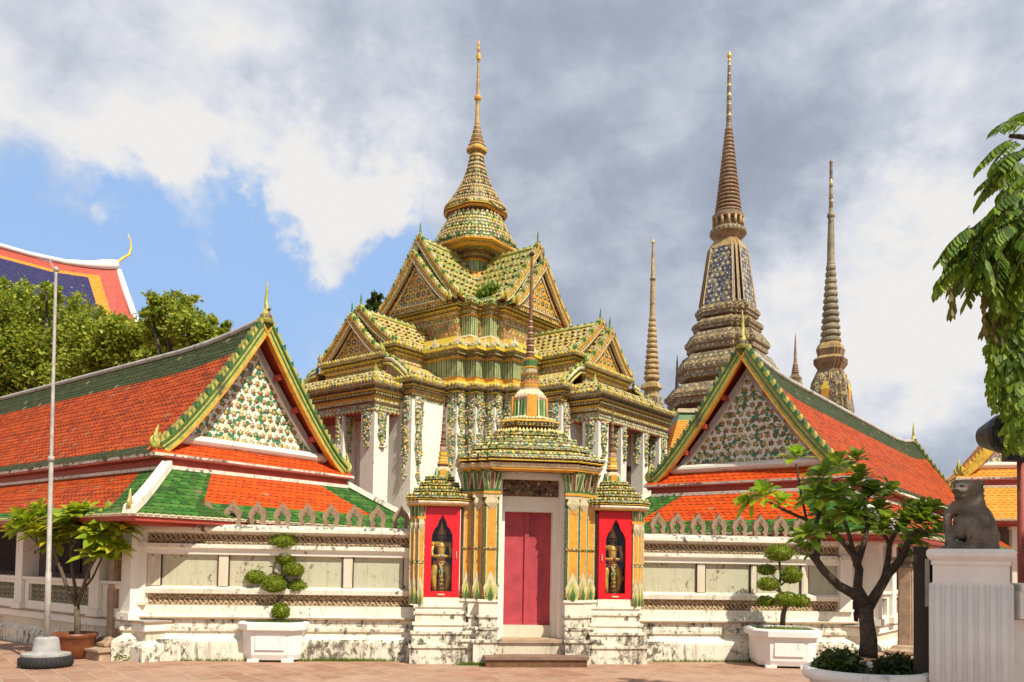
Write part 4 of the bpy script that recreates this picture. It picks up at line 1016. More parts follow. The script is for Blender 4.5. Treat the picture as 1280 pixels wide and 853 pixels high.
    # small half gables of the side aisles
    for s in (-1, 1):
        mb = MB(); pr = [(0, 7.0), (.25, 6.96), (.55, 6.75), (.85, 6.48)]
        for i in range(3):
            (a, za), (b, zb) = pr[i], pr[i + 1]
            vs = [(s * (1.4 + a), -5.15, za), (s * (1.4 + b), -5.15, zb), (s * (1.4 + b), -3.6, zb), (s * (1.4 + a), -3.6, za)]
            mb.add(vs if s > 0 else vs[::-1], [(0, 1, 2, 3)], 'mosy')
            mb.add([(s * (1.4 + a), -5.16, za), (s * (1.4 + b), -5.16, zb), (s * (1.4 + b), -5.16, 6.3), (s * (1.4 + a), -5.16, 6.3)], [(0, 1, 2, 3), (3, 2, 1, 0)], 'moso')
        mb.tube([(s * (1.4 + a), -5.2, z + .03) for a, z in pr], .06, 6, 'wsol'); mb.tube([(s * (1.4 + a), -5.26, z - .10) for a, z in pr], .035, 6, 'lgsol')
        for i in range(9):
            t = i / 8 * 2.99; q = int(t); f = t - q; leafpt(mb, (s * (1.4 + pr[q][0] * (1 - f) + pr[min(3, q + 1)][0] * f), -5.2, (pr[q][1] * (1 - f) + pr[min(3, q + 1)][1] * f) + .05), (0, -1), .14, .12, .05, ('gsol', 'lgsol')[i % 2])
        chofa(mb, (s * 2.3, -5.2, 6.5), (s, 0), .35, 'lgsol', .04)
        arms(mb, 'aisle_gable')
    # ---- tier 2
    Q2 = CORN(3.12, .36)
    T2 = uniq(crossq(4.86, 1.42, Q2))
    mb = MB(); mould(mb, T2, [(0, 6.3, 'moso'), (0, 6.72, 'moso'), (.05, 6.74, 'osol'), (.05, 6.80, 'mosg'), (.0, 6.82, 'moso'), (.0, 7.15, 'moso')]); mb.build('upper_wall', root)
    CL = cross([(3.12 + .54 + .10, 1.9)] + [(x + .10, y + .10) for x, y in Q2] + [(1.9, 3.12 + .54 + .10)])
    mb = MB(); mould(mb, CL, [(.10, 6.36, 'brn'), (.16, 6.40, 'osol'), (.10, 6.46, 'ysol'), (.02, 6.58, 'ysol'), (.0, 6.68, 'osol'), (.03, 6.70, 'psol'), (-.03, 6.71, 'gstripe'), (-.03, 7.22, 'gstripe')]); mb.build('corner_shafts', root)
    mb = MB(); cornice(mb, T2, 7.08, h=.42, o=-.02, slope=(.62, .42), top='mosy'); acro(mb, [q for q in T2 if abs(abs(q[0]) - abs(q[1])) < 1.2], 7.5, .26, .1); mb.build('upper_cornice', root)
    mb = MB(); mould(mb, CL, [(.0, 7.20, 'brn'), (.06, 7.22, 'osol'), (.06, 7.27, 'mosf'), (.12, 7.30, 'brn'), (.10, 7.36, 'mosf'), (.18, 7.42, 'mosf'), (.18, 7.50, 'ysol'), (.12, 7.54, 'ystripe'), (-.35, 7.80, 'ystripe'), (-.80, 8.10, 'ystripe')]); fringe(mb, offs(CL, .15), 7.48, .12, .12, .10, .04, ['lgsol', 'wsol', 'gsol'])
    acro(mb, CL, 7.5, .34, .05, ('wsol', 'psol')); mb.build('corner_cornice', root)
    # ---- front porch tier
    mb = MB(); RP2 = rect(-1.16, 1.16, -5.12, -4.3)
    mould(mb, RP2, [(.06, 6.45, 'redp'), (.06, 6.58, 'redp'), (0, 6.60, 'moso'), (0, 6.72, 'mosf')]); cornice(mb, RP2, 6.70, h=.50, o=-.04, slope=(.2, .06)); acro(mb, RP2, 7.2, .34, .08); arms(mb, 'porch_attic')
    # ---- gables on the arms
    def gable_roof(name, yo, yi, hw, z0, z1, k, tk, bw=.12, tooth=.13, pw=1.2, ch=.42, board=('mosf', 'wsol', 'osol')):
        pr = roofprof(8, hw, z0, z1, pw); mb = MB()
        for s in (-1, 1):
            for j in range(8):
                a, b = pr[j], pr[j + 1]
                vs = [(s * a[0], -yo, a[1]), (s * b[0], -yo, b[1]), (s * b[0], -yi, b[1]), (s * a[0], -yi, a[1])]
                mb.add(vs if s > 0 else vs[::-1], [(0, 1, 2, 3)], k); lo = [(x, y, z - .06) for x, y, z in vs]; mb.add(lo if s < 0 else lo[::-1], [(0, 1, 2, 3)], 'redp')
            # raised ceramic leaves on the slope
            for j in range(1, 8):
                q = pr[j]; n_ = int((yo - yi) / .20)
                for i in range(n_):
                    leafpt(mb, (s * q[0], -yo + .1 + (yo - yi - .1) * (i + .5 * (j % 2)) / n_, q[1] - .01), (s, 0), .06, .12, .05, ('lgsol', 'brn', 'wsol', 'brn')[(i + 2 * j) % 4], .8)
        mb.tube([(0, -yo, z1 + .02), (0, -yi, z1 + .02)], .05, 6, 'lgsol'); fringe(mb, [(0, -yo), (0, -yi)], z1 + .05, .12, .08, .08, .04, ['gsol', 'wsol'], closed=False)
        arms(mb, name + 'roof')
        for s in (-1, 1):
            mb = MB(); bargeboard(mb, [(x, z + .05) for x, z in pr], -yo - .06, .09, bw, board[0], (board[1], board[2]), ('lgsol', 'gsol', 'lgsol', 'wsol'), tooth, s)
            flame(mb, (s * (hw + .02), -yo, z0 - .02), (s, 0), ch * .7); arms(mb, 'bargeboard')
        mb = MB(); pl = [(x * .94, z - .10) for x, z in pr]; poly_ = [(-x, z) for x, z in pl[::-1]] + pl[1:]; n_ = len(poly_)
        mb.add([(x, -yo + .10, z) for x, z in poly_], [tuple(range(n_))[::-1]], tk)
        # inner raised moulding and rosettes in relief
        for s in (-1, 1): mb.tube([(s * x * .80, -yo + .08, z0 + .06 + (z - z0) * .80) for x, z in pl], .03, 5, 'wsol'); 
        mb.tube([(-hw * .78, -yo + .08, z0 + .07), (hw * .78, -yo + .08, z0 + .07)], .03, 5, 'wsol')
        arms(mb, 'tympanum')
        mb = MB(); chofa(mb, (0, -yo, z1 + .08), (0, -1), ch, 'gsol', .045, 'wsol', .10); arms(mb, 'horn_finial')
    gable_roof('porch_', 5.18, 4.2, 1.18, 7.22, 8.34, 'mosy', 'mosr')
    gable_roof('arm_', 4.86, 1.9, 1.42, 7.52, 8.66, 'mosy', 'mosr')
    # ---- tier 3
    T3 = uniq(cross([(2.32, 1.32), (2.0, 1.32), (2.0, 1.55), (1.78, 1.55), (1.78, 1.78), (1.55, 1.78), (1.55, 2.0), (1.32, 2.0), (1.32, 2.32)]))
    mb = MB(); mould(mb, T3, [(.14, 7.7, 'moso'), (.14, 8.05, 'redp'), (.02, 8.12, 'redp'), (0, 8.30, 'moso'), (0, 8.75, 'moso'), (.0, 8.85, 'moso')]); mb.build('crown_wall', root)
    CU = cross([(2.12, 1.50), (2.12, 1.66), (1.66, 1.66), (1.66, 2.12), (1.5, 2.12)])
    C3 = cross([(1.4, 1.4), (2.07, 1.4), (2.07, 1.62), (1.62, 1.62), (1.62, 2.07), (1.4, 2.07)][1:])
    mb = MB()
    for (cx, cy) in ((-1.92, -1.50), (-1.50, -1.92)):
        h_ = .20; p_ = rect(cx - h_, cx + h_, cy - h_, cy + h_)
        mould(mb, p_, [(.08, 7.9, 'ystripe'), (.06, 8.25, 'ystripe'), (.10, 8.28, 'osol'), (.02, 8.36, 'wsol'), (0, 8.38, 'gstripe'), (0, 8.95, 'gstripe'), (.05, 8.97, 'osol'), (.03, 9.02, 'brn'), (.07, 9.10, 'mosf'), (.11, 9.14, 'brn'), (.09, 9.22, 'mosf'), (.16, 9.28, 'mosf'), (.16, 9.36, 'mosg'), (.08, 9.46, 'mosg'), (-.08, 9.58, 'mosg')])
        fringe(mb, offs(p_, .12), 9.34, .09, .10, .08, .04, ['lgsol', 'wsol'])
        leafpt(mb, (cx - .15, cy - .15, 7.9), (-1, -1), .62, .16, .08, 'wsol'); leafpt(mb, (cx - .2, cy - .2, 7.85), (-1, -1), .4, .12, .08, 'lgsol')
    arms(mb, 'corner_pillar')
    mb = MB(); cornice(mb, T3, 8.80, h=.52, o=-.04, slope=(.2, .08), teeth=('lgsol', 'wsol', 'gsol')); acro(mb, rect(-1.32, 1.32, -2.12, 2.12), 9.3, .25); mb.build('crown_cornice', root)
    gable_roof('crown_front_', 2.80, .8, 1.40, 9.30, 10.85, 'mosyg', 'mosr', .12, .12, 1.15, .42, ('mosyg', 'wsol', 'osol'))
    gable_roof('crown_rear_', 2.56, .3, 1.62, 9.42, 11.45, 'mosyg', 'mosg', .13, .12, 1.15, .46, ('mosyg', 'wsol', 'osol'))
    # ---- spire
    kz = (P(596, 50, MC.y).z - 18.66) / (18.66 - 12.7)
    def stretch(mb): mb.v = [(x, y, z + max(0, z - 12.7) * kz) for x, y, z in mb.v]; return mb
    N = 3
    def rd(r): return [(x * r, y * r) for x, y in redent(1, N, .13)]
    def ring(mb, lv): mb.loft([[(x, y, z) for x, y in rd(r)] for r, z, k in lv], [k for _, _, k in lv[1:]])
    def rnd_(r, n=28): return [(r * math.cos(2 * math.pi * i / n), r * math.sin(2 * math.pi * i / n)) for i in range(n)]
    def blend(r, f): # between redented and round
        return [(x * r, y * r) for x, y in ((lambda p: ((p[0] * (1 - f) + f * p[0] / math.hypot(*p)), (p[1] * (1 - f) + f * p[1] / math.hypot(*p))))(q) for q in redent(1, 3, .15))]
    def lf(mb, lv, f): mb.loft([[(x, y, z) for x, y in blend(r, f)] for r, z, k in lv], [k for _, _, k in lv[1:]])
    mb = MB(); lf(mb, [(1.05, 9.6, 'mosg'), (.95, 10.5, 'mosg'), (.80, 10.75, 'mosg'), (.78, 10.95, 'osol'), (.70, 10.98, 'ysol'), (.66, 11.04, 'gstripe'), (.63, 11.36, 'gstripe'), (.70, 11.40, 'osol'), (.78, 11.46, 'brn'), (.84, 11.52, 'mosf'), (.98, 11.60, 'brn'), (1.14, 11.64, 'mosf'), (1.28, 11.70, 'osol'), (1.38, 11.76, 'mosf')], .75); mb.build('spire_neck', root)
    mb = MB(); lv = [(1.2, 11.70, 'brn'), (1.47, 11.76, 'osol'), (1.47, 11.82, 'osol')]; r = 1.43; z = 11.82; fr = []
    N1 = 8
    for i in range(N1):
        lv += [(r, z, 'osol' if i == 0 else 'brn'), (r * 1.0, z + .09, 'mosg'), (r * .93, z + .115, 'mosg')]; fr.append((r * .97, z + .07, i)); z += .135; r -= .075
    lv += [(r, z, 'mosg')]
    lf(mb, lv, .85)
    for rr_, zz, i in fr: fringe(mb, rnd_(rr_, 36), zz, .11, .11, .10, .045, [('gsol', 'lgsol', 'wsol'), ('wsol', 'lgsol', 'psol'), ('ysol', 'wsol', 'lgsol')][i % 3], lean=.12)
    stretch(mb).build('lower_bell_tier', root); zt = z
    mb = MB(); lv = [(.84, zt - .05, 'brn'), (.80, zt + .03, 'gstripe'), (.84, 12.93, 'gstripe'), (.96, 12.98, 'brn'), (1.02, 13.03, 'osol'), (1.05, 13.07, 'brn'), (1.02, 13.11, 'ysol')]; r = .98; z = 13.11; fr = []
    H2 = 1.85; NR = 13
    for i in range(NR):
        t = i / NR; r = .22 + .82 * (1 - t) ** 1.85
        lv += [(r, z, 'brn'), (r, z + .085, ('mosyg', 'mosf', 'mosb')[i % 3]), (r * .90, z + .105, 'brn')]; fr.append((r * .98, z + .05, i)); z += H2 / NR
    lv += [(.20, z, 'osol'), (.23, z + .02, 'ysol'), (.24, z + .05, 'brn'), (.33, z + .10, 'mosf'), (.345, z + .16, 'osol'), (.30, z + .24, 'mosy')]
    lf(mb, lv, .92)
    for rr_, zz, i in fr: fringe(mb, rnd_(rr_, 30), zz, .085, .085, .075, .04, [('ysol', 'wsol', 'psol'), ('wsol', 'psol', 'lgsol'), ('wsol', 'lgsol', 'brn')][i % 3], lean=.1)
    stretch(mb).build('upper_bell_tier', root); z += .24
    mb = MB(); pf = []; r = .30
    for i in range(5): pf += [(r * .9, z, 'brn'), (r, z + .05, 'rings'), (r * .88, z + .10, 'moso')]; z += .15; r *= .80
    pf += [(.085, z, 'brn'), (.07, z + .5, 'rings'), (.065, 16.70, 'rings'), (.11, 16.74, 'osol'), (.12, 16.80, 'osol'), (.10, 16.86, 'osol'), (.055, 16.88, 'brn'), (.04, 17.9, 'rings'), (.03, 17.98, 'brn'), (.07, 18.03, 'osol'), (.085, 18.12, 'ysol'), (.06, 18.22, 'osol'), (.03, 18.28, 'brn'), (.06, 18.34, 'psol'), (.03, 18.42, 'osol'), (.04, 18.50, 'osol'), (.008, 18.66, 'osol')]
    mb.lathe([(a, b) for a, b, _ in pf], 14, None, ks=[k for _, _, k in pf[1:]]); stretch(mb).build('spire_rod', root)
mondop()

# ================================================================== STUPAS
def stupa_rings(pf, z0, z1, r0, r1, n, k, kd='gap', pw=1):
    for i in range(n):
        t = i / n; t2 = (i + 1) / n; za, zb = z0 + (z1 - z0) * t, z0 + (z1 - z0) * t2
        r = r0 + (r1 - r0) * t ** pw; h = zb - za
        pf += [(r * .80, za, kd), (r, za + h * .30, k), (r * .99, za + h * .62, k), (r * .80, za + h * .92, k)]
def stupa_big():
    Y = 60; s = Y / F_PX; b = P(907, 700, Y)
    Z = lambda y: P(907, y, Y).z
    root = thing('great_stupa', 'tallest stupa, brown and blue mosaic with many square tiers, rising behind the right pavilion', 'stupa', (b.x, Y, 0), TH + R(45))
    def sq(r, n=3, c=.14): return [(x * r, y * r) for x, y in redent(1, n, c)]
    k = s / 1.31
    mb = MB(); st = []
    T = [(560, 112), (540, 104), (516, 95), (500, 90), (470, 70), (440, 57), (418, 50), (400, 45)]
    def tierb(yb, yt, hp): 
        a = hp * k; z0, z1 = Z(yb), Z(yt); h = z1 - z0
        lv = [(a * .80, z0, 'gap'), (a * .84, z0 + h * .16, 'brn'), (a * .95, z0 + h * .22, 'ringsb'), (a * .95, z0 + h * .40, 'mosb'), (a, z0 + h * .46, 'ringsb'), (a, z0 + h * .62, 'mosb'), (a * .97, z0 + h * .66, 'rings'), (a * .86, z0 + h * .97, 'mosb'), (a * .80, z0 + h, 'mosb')]
        mb.loft([[(x, y, z) for x, y in sq(r)] for r, z, _ in lv], [q for _, _, q in lv[1:]])
        fringe(mb, sq(a * .97), z0 + h * .6, .42, .28, .34, .14, ['rings', 'mosb'], lean=-.2)
    mould(mb, sq(9.5), [(0, 0, 'mosb'), (0, 6, 'mosb'), (-1.2, Z(610), 'mosb')])
    for yb, yt, hp in ((640, 590, 118), (592, 550, 108), (552, 518, 98), (519, 486, 88), (487, 448, 72), (450, 420, 60), (421, 403, 50.5), (404, 386, 46)): tierb(yb, yt, hp)
    mb.build('tiered_base', root)
    mb = MB(); lv = [(42, 389), (38.5, 386), (27, 314), (24, 308), (18, 301)]
    ks_ = ['ringsb', 'mosblue', 'rings', 'rings']
    mb.loft([[(x, y, Z(yy)) for x, y in sq(a * k, 2, .17)] for a, yy in lv], ks_)
    # pale ribs along the corners
    for i, (x, y) in enumerate(sq(1, 2, .17)):
        pts = [(x * a * k * 1.005, y * a * k * 1.005, Z(yy)) for a, yy in ((38.5, 385), (27, 314))]
        mb.tube(pts, .055, 4, 'rings', False)
    for (ax, sg) in ((0, 1), (0, -1), (1, 1), (1, -1)):
        pass
    # navy recessed strips on the redents
    q = sq(1, 2, .17)
    for i in range(len(q)):
        a_, b_ = q[i], q[(i + 1) % len(q)]
        L = math.hypot(a_[0] - b_[0], a_[1] - b_[1])
        if L < .4:
            va = [(a_[0] * .97 + b_[0] * .03, a_[1] * .97 + b_[1] * .03), (a_[0] * .03 + b_[0] * .97, a_[1] * .03 + b_[1] * .97)]
            vs = [(va[0][0] * 38 * k * 1.012, va[0][1] * 38 * k * 1.012, Z(383)), (va[1][0] * 38 * k * 1.012, va[1][1] * 38 * k * 1.012, Z(383)), (va[1][0] * 28 * k * 1.012, va[1][1] * 28 * k * 1.012, Z(321)), (va[0][0] * 28 * k * 1.012, va[0][1] * 28 * k * 1.012, Z(321))]
            mb.add(vs, [(0, 1, 2, 3), (3, 2, 1, 0)], 'navy')
    mb.build('bell', root)
    mb = MB(); lv = [(15, 303), (19, 298), (23, 294), (23, 290), (19.5, 287), (15, 285), (15, 278), (20, 275), (20, 271), (17, 268)]
    pf = [(a * s, Z(y), 'ringsb' if i % 3 else 'mosb') for i, (a, y) in enumerate(lv)]
    mb.lathe([(a, b_) for a, b_, _ in pf], 24, None, ks=[c for _, _, c in pf[1:]])
    for i in range(14):
        t = 2 * math.pi * i / 14; mb.tube([(18 * s * math.cos(t), 18 * s * math.sin(t), Z(286)), (18.5 * s * math.cos(t), 18.5 * s * math.sin(t), Z(275))], .11, 6, 'rings')
    mb.build('collar', root)
    mb = MB(); pf = []; stupa_rings(pf, Z(268), Z(160), 17 * s, 4.6 * s, 22, 'ringsb', pw=.92)
    pf += [(3.6 * s, Z(159), 'ringsb'), (2.9 * s, Z(120), 'mosb'), (2.0 * s, Z(76), 'mosb'), (1.4 * s, Z(74), 'gold'), (2.9 * s, Z(70.5), 'gold'), (2.4 * s, Z(67.5), 'gold'), (.3 * s, Z(64), 'gold')]
    mb.lathe([(a, b_) for a, b_, _ in pf], 20, None, ks=[c for _, _, c in pf[1:]], smooth=False); mb.build('ringed_spire', root)
stupa_big()
def stupa_slim(label, px, Y, yh, lv, rings, base, kr, kb, name='slim_stupa', top=()):
    s = Y / F_PX; b = P(px, yh, Y); Z = lambda y: P(px, y, Y).z
    root = thing(name, label, 'stupa', (b.x, Y, 0), TH + R(45))
    mb = MB(); pf = []
    y0, y1, r0, r1, n = rings
    stupa_rings(pf, Z(y0), Z(y1), r0 * s, r1 * s, n, kr)
    pf += [(a * s, Z(y), c) for a, y, c in lv]
    mb.lathe([(a, b_) for a, b_, _ in pf], 18, None, ks=[c for _, _, c in pf[1:]]); mb.build('ringed_spire', root)
    mb = MB(); k = s / 1.31 * 1.12
    mb.loft([[(x * a * k, y * a * k, max(0, Z(yy))) for x, y in redent(1, 2, .2)] for a, yy, _ in base], [c for _, _, c in base[1:]]); mb.build('bell_base', root)
    return root, Z, s
r_, Z_, s_ = stupa_slim('slender greenish stupa with niche bell base, right of the tallest stupa', 1037.5, 30, 711.6,
    [(5, 330, 'ringsg'), (4.6, 328, 'ringsg'), (4.4, 305, 'ringsg'), (3.4, 273, 'ringsg'), (4.8, 271, 'ringsb'), (4.4, 268, 'ringsb'), (2.6, 265, 'ringsg'), (1.8, 205, 'mosb'), (2.6, 203, 'ringsb'), (.4, 199, 'ringsb')],
    (430, 331, 12.8, 5.4, 12), [(60, 711, 'mosb'), (60, 640, 'mosb'), (44, 600, 'mosb'), (40, 560, 'mosb'), (30, 545, 'mosb'), (29, 512, 'mosb'), (24, 480, 'mosb'), (18, 467, 'mosb'), (16, 463, 'ringsb'), (21, 456, 'ringsb'), (21, 450, 'brn'), (16, 446, 'rings'), (18, 438, 'ringsb'), (16, 433, 'rings'), (13, 429, 'rings')], 'ringsg', 'mosb')
mb = MB(); sg = s_ / 1.31 * 1.12
for (dx, dy) in ((-1, 0), (0, -1)):
    for rot in (0,):
        mb.T = Matrix.Rotation(0 if dy else -math.pi / 2, 4, 'Z')
        mb.box(-.13, .13, -27.5 * sg, -24 * sg, Z_(514), Z_(490), 'osol'); mb.add([(-.17, -27.5 * sg, Z_(490)), (.17, -27.5 * sg, Z_(490)), (0, -25 * sg, Z_(478)), (0, -22 * sg, Z_(478))], [(0, 1, 2), (1, 0, 3)], 'ysol')
        for i in range(-3, 4):
            if abs(i) > 1: mb.tube([(i * .085, -27 * sg, Z_(512)), (i * .06, -21 * sg, Z_(470))], .025, 5, 'rings')
mb.T = Matrix.Identity(4); mb.build('niche', r_)
stupa_slim('slim ochre ringed stupa spire standing behind the right end of the ceramic tower', 812, 40, 708,
    [(3.6, 395, 'rings'), (3.4, 390, 'rings'), (2.9, 352, 'rings'), (3.6, 349, 'brn'), (2.6, 346, 'rings'), (1.5, 305, 'rings'), (2.2, 303, 'rings'), (.4, 299, 'gold')],
    (476, 396, 10.2, 4.0, 12), [(34, 708, 'mosb'), (30, 600, 'mosb'), (18, 520, 'mosb'), (13, 497, 'mosb'), (9.5, 494, 'rings'), (9, 489, 'rings'), (14, 486, 'rings'), (12, 481, 'rings'), (7, 477, 'rings')], 'rings', 'mosb')
stupa_slim('smallest distant pale stupa between the tallest stupa and the greenish one', 993, 90, 711,
    [(2.2, 455, 'ringsb'), (1.6, 440, 'ringsb'), (.7, 422, 'ringsb'), (.15, 417, 'ringsb')],
    (467, 455, 4.8, 2.8, 5), [(24, 711, 'mosb'), (24, 560, 'mosb'), (14, 505, 'mosb'), (11, 492, 'mosb'), (10, 484, 'ringsb'), (8, 476, 'mosb'), (8.5, 473, 'ringsb'), (4, 467, 'mosb')], 'ringsb', 'mosb', 'distant_stupa')
stupa_slim('thin dark grey distant spire just left of the tallest stupa', 844, 90, 709,
    [(1.8, 470, 'wood'), (1.2, 455, 'wood'), (.3, 444, 'wood')],
    (486, 471, 2.6, 2.0, 5), [(20, 709, 'wood'), (14, 520, 'wood'), (5, 492, 'wood'), (3, 486, 'wood')], 'wood', 'mosb', 'distant_stupa')

# ================================================================== FAR BUILDINGS
def far_temple():
    Y = 50; rz = TH + R(45)
    e = P(146, 334, Y)              # end of the top ridge
    root = thing('great_temple_hall', 'large hall beyond the trees with navy roof edged in orange, red and white', 'temple', (e.x, e.y, 0), rz)
    s = Y / F_PX
    # local x runs along U (ridge direction), slopes towards -y (that is -V)
    def tierr(x1, zr, name, wdt=1., xl=-34):
        prof = [(0, zr), (-2.2, zr - 3.3), (-4.6, zr - 6.2), (-7.5, zr - 8.8)]
        def rx(i): return 0
        mb = MB()
        for j in range(3):
            for sgn in (1, -1):
                (a, za), (b, zb) = prof[j], prof[j + 1]
                def Q(x, y, z): return (x, y * sgn, z)
                def lift(x): return .9 * max(0, 1 + (x - x1) / 5) ** 2 if x <= x1 else .9
                xs = [xl, x1 - 14, x1 - 8, x1 - 4, x1 - 1.9, x1 - 1.2, x1]
                for i in range(len(xs) - 1):
                    k = 'btile'
                    if xs[i] >= x1 - 1.4: k = 'redp'
                    elif xs[i] >= x1 - 2.0: k = 'ftile'
                    q = [Q(xs[i], b, zb + lift(xs[i]) * .5), Q(xs[i + 1], b, zb + lift(xs[i + 1]) * .5), Q(xs[i + 1], a, za + lift(xs[i + 1])), Q(xs[i], a, za + lift(xs[i]))]
                    if j == 0:
                        # borders below the ridge
                        for (t0, t1, kk) in ((0, .15, 'redp'), (.15, .21, 'ftile'), (.21, 1, k)):
                            if k == 'redp' or (k == 'ftile' and t0 >= .15): kk = k
                            L0, L1 = Vector(q[3]).lerp(Vector(q[0]), t0), Vector(q[3]).lerp(Vector(q[0]), t1); R0, R1 = Vector(q[2]).lerp(Vector(q[1]), t0), Vector(q[2]).lerp(Vector(q[1]), t1)
                            vv = [tuple(L1), tuple(R1), tuple(R0), tuple(L0)]; mb.add(vv if sgn > 0 else vv[::-1], [(0, 1, 2, 3)], kk)
                    else: mb.add(q if sgn > 0 else q[::-1], [(0, 1, 2, 3)], k)
        mb.build('roof', root)
        mb = MB(); mb.tube([(x, 0, zr + .15 + lift(x)) for x in (xl, x1 - 8, x1 - 5, x1 - 3, x1 - 1.5, x1 - .6, x1)], [.14, .14, .14, .16, .24, .34, .30], 8, 'planter'); mb.build('ridge', root)
        for sgn in (1, -1):
            mb = MB(); mb.tube([(x1 + .1, y * sgn, z + .45 + .25) for y, z in prof], .20, 6, 'planter'); mb.tube([(x1 + .25, y * sgn, z + .2) for y, z in prof], .22, 6, 'redp'); mb.build('bargeboard', root)
        mb = MB(); mb.tube([(x1, 0, zr + .8), (x1 + .1, 0, zr + 1.3), (x1 + .45, 0, zr + 1.65), (x1 + .75, 0, zr + 1.9), (x1 + .85, 0, zr + 2.4), (x1 + .8, 0, zr + 2.8), (x1 + .6, 0, zr + 3.2)], [.13, .09, .08, .10, .06, .04, .015], 6, 'ysol'); mb.build('horn_finial', root)
        mb = MB(); mb.add([(x1 - .3, -7.4, zr - 8.8), (x1 - .3, -4.6, zr - 6.2), (x1 - .3, -2.2, zr - 3.4), (x1 - .3, 0, zr - .2), (x1 - .3, 2.2, zr - 3.4), (x1 - .3, 4.6, zr - 6.2), (x1 - .3, 7.4, zr - 8.8)], [(0, 1, 2, 3, 4, 5, 6)[::-1], (0, 1, 2, 3, 4, 5, 6)], 'gold'); mb.build('tympanum', root)
    zr = e.z - .9
    tierr(0, zr, 'a'); tierr(4.0, zr - 2.6, 'b', xl=-2); tierr(8.5, zr - 5.0, 'c', xl=2)
    mb = MB(); mb.box(-34, 8, -6, 6, 0, zr - 8.6, 'white'); mb.build('wall', root)
far_temple()
def hip_hall():
    Y = 38; s = Y / F_PX; yh = 709; c = P(884, yh, Y); Z = lambda y: H + (yh - y) * s
    root = thing('orange_roofed_hall', 'orange roof slope edged in green and white glimpsed between ceramic tower and right pavilion', 'hall', (c.x, Y, 0), 0)
    mb = MB(); mb.box(-1.9, 1.9, 0, 6, 0, Z(600), 'white'); mb.build('wall', root)
    mb = MB(); z0, z1, z2 = Z(600), Z(522), Z(512)
    for (za, zb, ia, ib, k) in ((z0, z1, 0, .9, 'ftile'), (z1, z2, .9, 1.0, 'gsol')):
        lo = [(-2.2 + ia, -.3 + ia, za), (2.2 - ia, -.3 + ia, za), (2.2 - ia, 6.3 - ia, za), (-2.2 + ia, 6.3 - ia, za)]; hi = [(-2.2 + ib, -.3 + ib, zb), (2.2 - ib, -.3 + ib, zb), (2.2 - ib, 6.3 - ib, zb), (-2.2 + ib, 6.3 - ib, zb)]
        mb.loft([lo, hi], k)
    mb.build('roof', root)
    mb = MB(); mb.box(-1.3, 1.3, .6, .9, Z(512), Z(507), 'wsol'); mb.build('ridge', root)
hip_hall()
pavilion('gold edged pavilion with orange roofs at the right edge, behind the stone lion', Vector((20.35, 29.8, 0)), R(-20), 7, (.66, 3, 5.5), ks=dict(tile='ftile', otile='ftile', gt='ftile', tym='mosp', board='ysol', teeth=['ysol', 'osol'], edge=('osol', 'ysol'), fl='wsol', ridge='wsol', dgt='gtile'), scale=1.57, name='gold_pavilion')

# ================================================================== PLANTS
def leaf(mb, p, d, up, L, W, k, fold=.18, droop=.25):
    """one pointed leaf, 2 x 3 faces, folded on the midrib and drooping"""
    d = d.normalized(); s = d.cross(up).normalized(); u = s.cross(d).normalized()
    def q(t, w_): return tuple(p + d * (L * t) - Vector((0, 0, 1)) * (L * droop * t * t) + s * w_ + u * abs(w_) * fold)
    vs = [q(0, 0), q(.35, -W * .42), q(.35, W * .42), q(.38, 0), q(.72, -W * .5), q(.72, W * .5), q(.75, 0), q(1, 0)]
    mb.add(vs, [(0, 3, 1), (0, 2, 3), (1, 3, 6, 4), (3, 2, 5, 6), (4, 6, 7), (6, 5, 7)], k)
def sleaf(mb, p, L, k, rnd):
    d = Vector((rnd.gauss(0, 1), rnd.gauss(0, 1), rnd.gauss(0, .7))).normalized(); a = Vector((rnd.gauss(0, 1), rnd.gauss(0, 1), rnd.gauss(0, 1)))
    s = d.cross(a).normalized() * L * .3
    mb.add([tuple(p), tuple(p + d * L * .5 + s), tuple(p + d * L), tuple(p + d * L * .5 - s)], [(0, 1, 2, 3)], k)
def tree(name, label, base, trunkh, clumps, leafk, bark, n, L, seed, group=None, cat='tree'):
    """clumps: (x,y,z,r) relative to base; trunk with limbs to each clump"""
    rnd = random.Random(seed); root = thing(name, label, cat, base, 0, group)
    mb = MB(); fork = Vector((0, 0, trunkh))
    r0 = max(.05, trunkh * .045)
    mb.tube([(0, 0, 0), (rnd.uniform(-.1, .1), 0, trunkh * .5), tuple(fork)], [r0 * 1.3, r0, r0 * .8], 8, bark)
    for (x, y, z, r) in clumps:
        c = Vector((x, y, z)); mid = fork.lerp(c, .5) + Vector((rnd.uniform(-.2, .2), rnd.uniform(-.2, .2), -.15)) * r
        mb.tube([tuple(fork), tuple(mid), tuple(c)], [r0 * .6, r0 * .4, r0 * .15], 6, bark)
        for i in range(5):
            e = c + Vector((rnd.gauss(0, 1), rnd.gauss(0, 1), rnd.gauss(.3, 1))).normalized() * r * .8; mb.tube([tuple(c), tuple(e)], [r0 * .12, r0 * .04], 4, bark)
    mb.build('trunk', root)
    mb = MB(); tot = sum(r ** 2 for *_, r in clumps)
    for (x, y, z, r) in clumps:
        m_ = int(n * r * r / tot); sub = [Vector((x, y, z)) + Vector((rnd.gauss(0, 1), rnd.gauss(0, 1), rnd.gauss(0, .8))).normalized() * r * rnd.uniform(.45, 1.12) for _ in range(max(6, int(m_ / 70)))]
        for i in range(m_):
            c = rnd.choice(sub); p = c + Vector((rnd.gauss(0, 1), rnd.gauss(0, 1), rnd.gauss(0, .8))) * r * .15
            sleaf(mb, p, L * rnd.uniform(.7, 1.3), leafk, rnd)
    mb.build('crown', root)
    return root
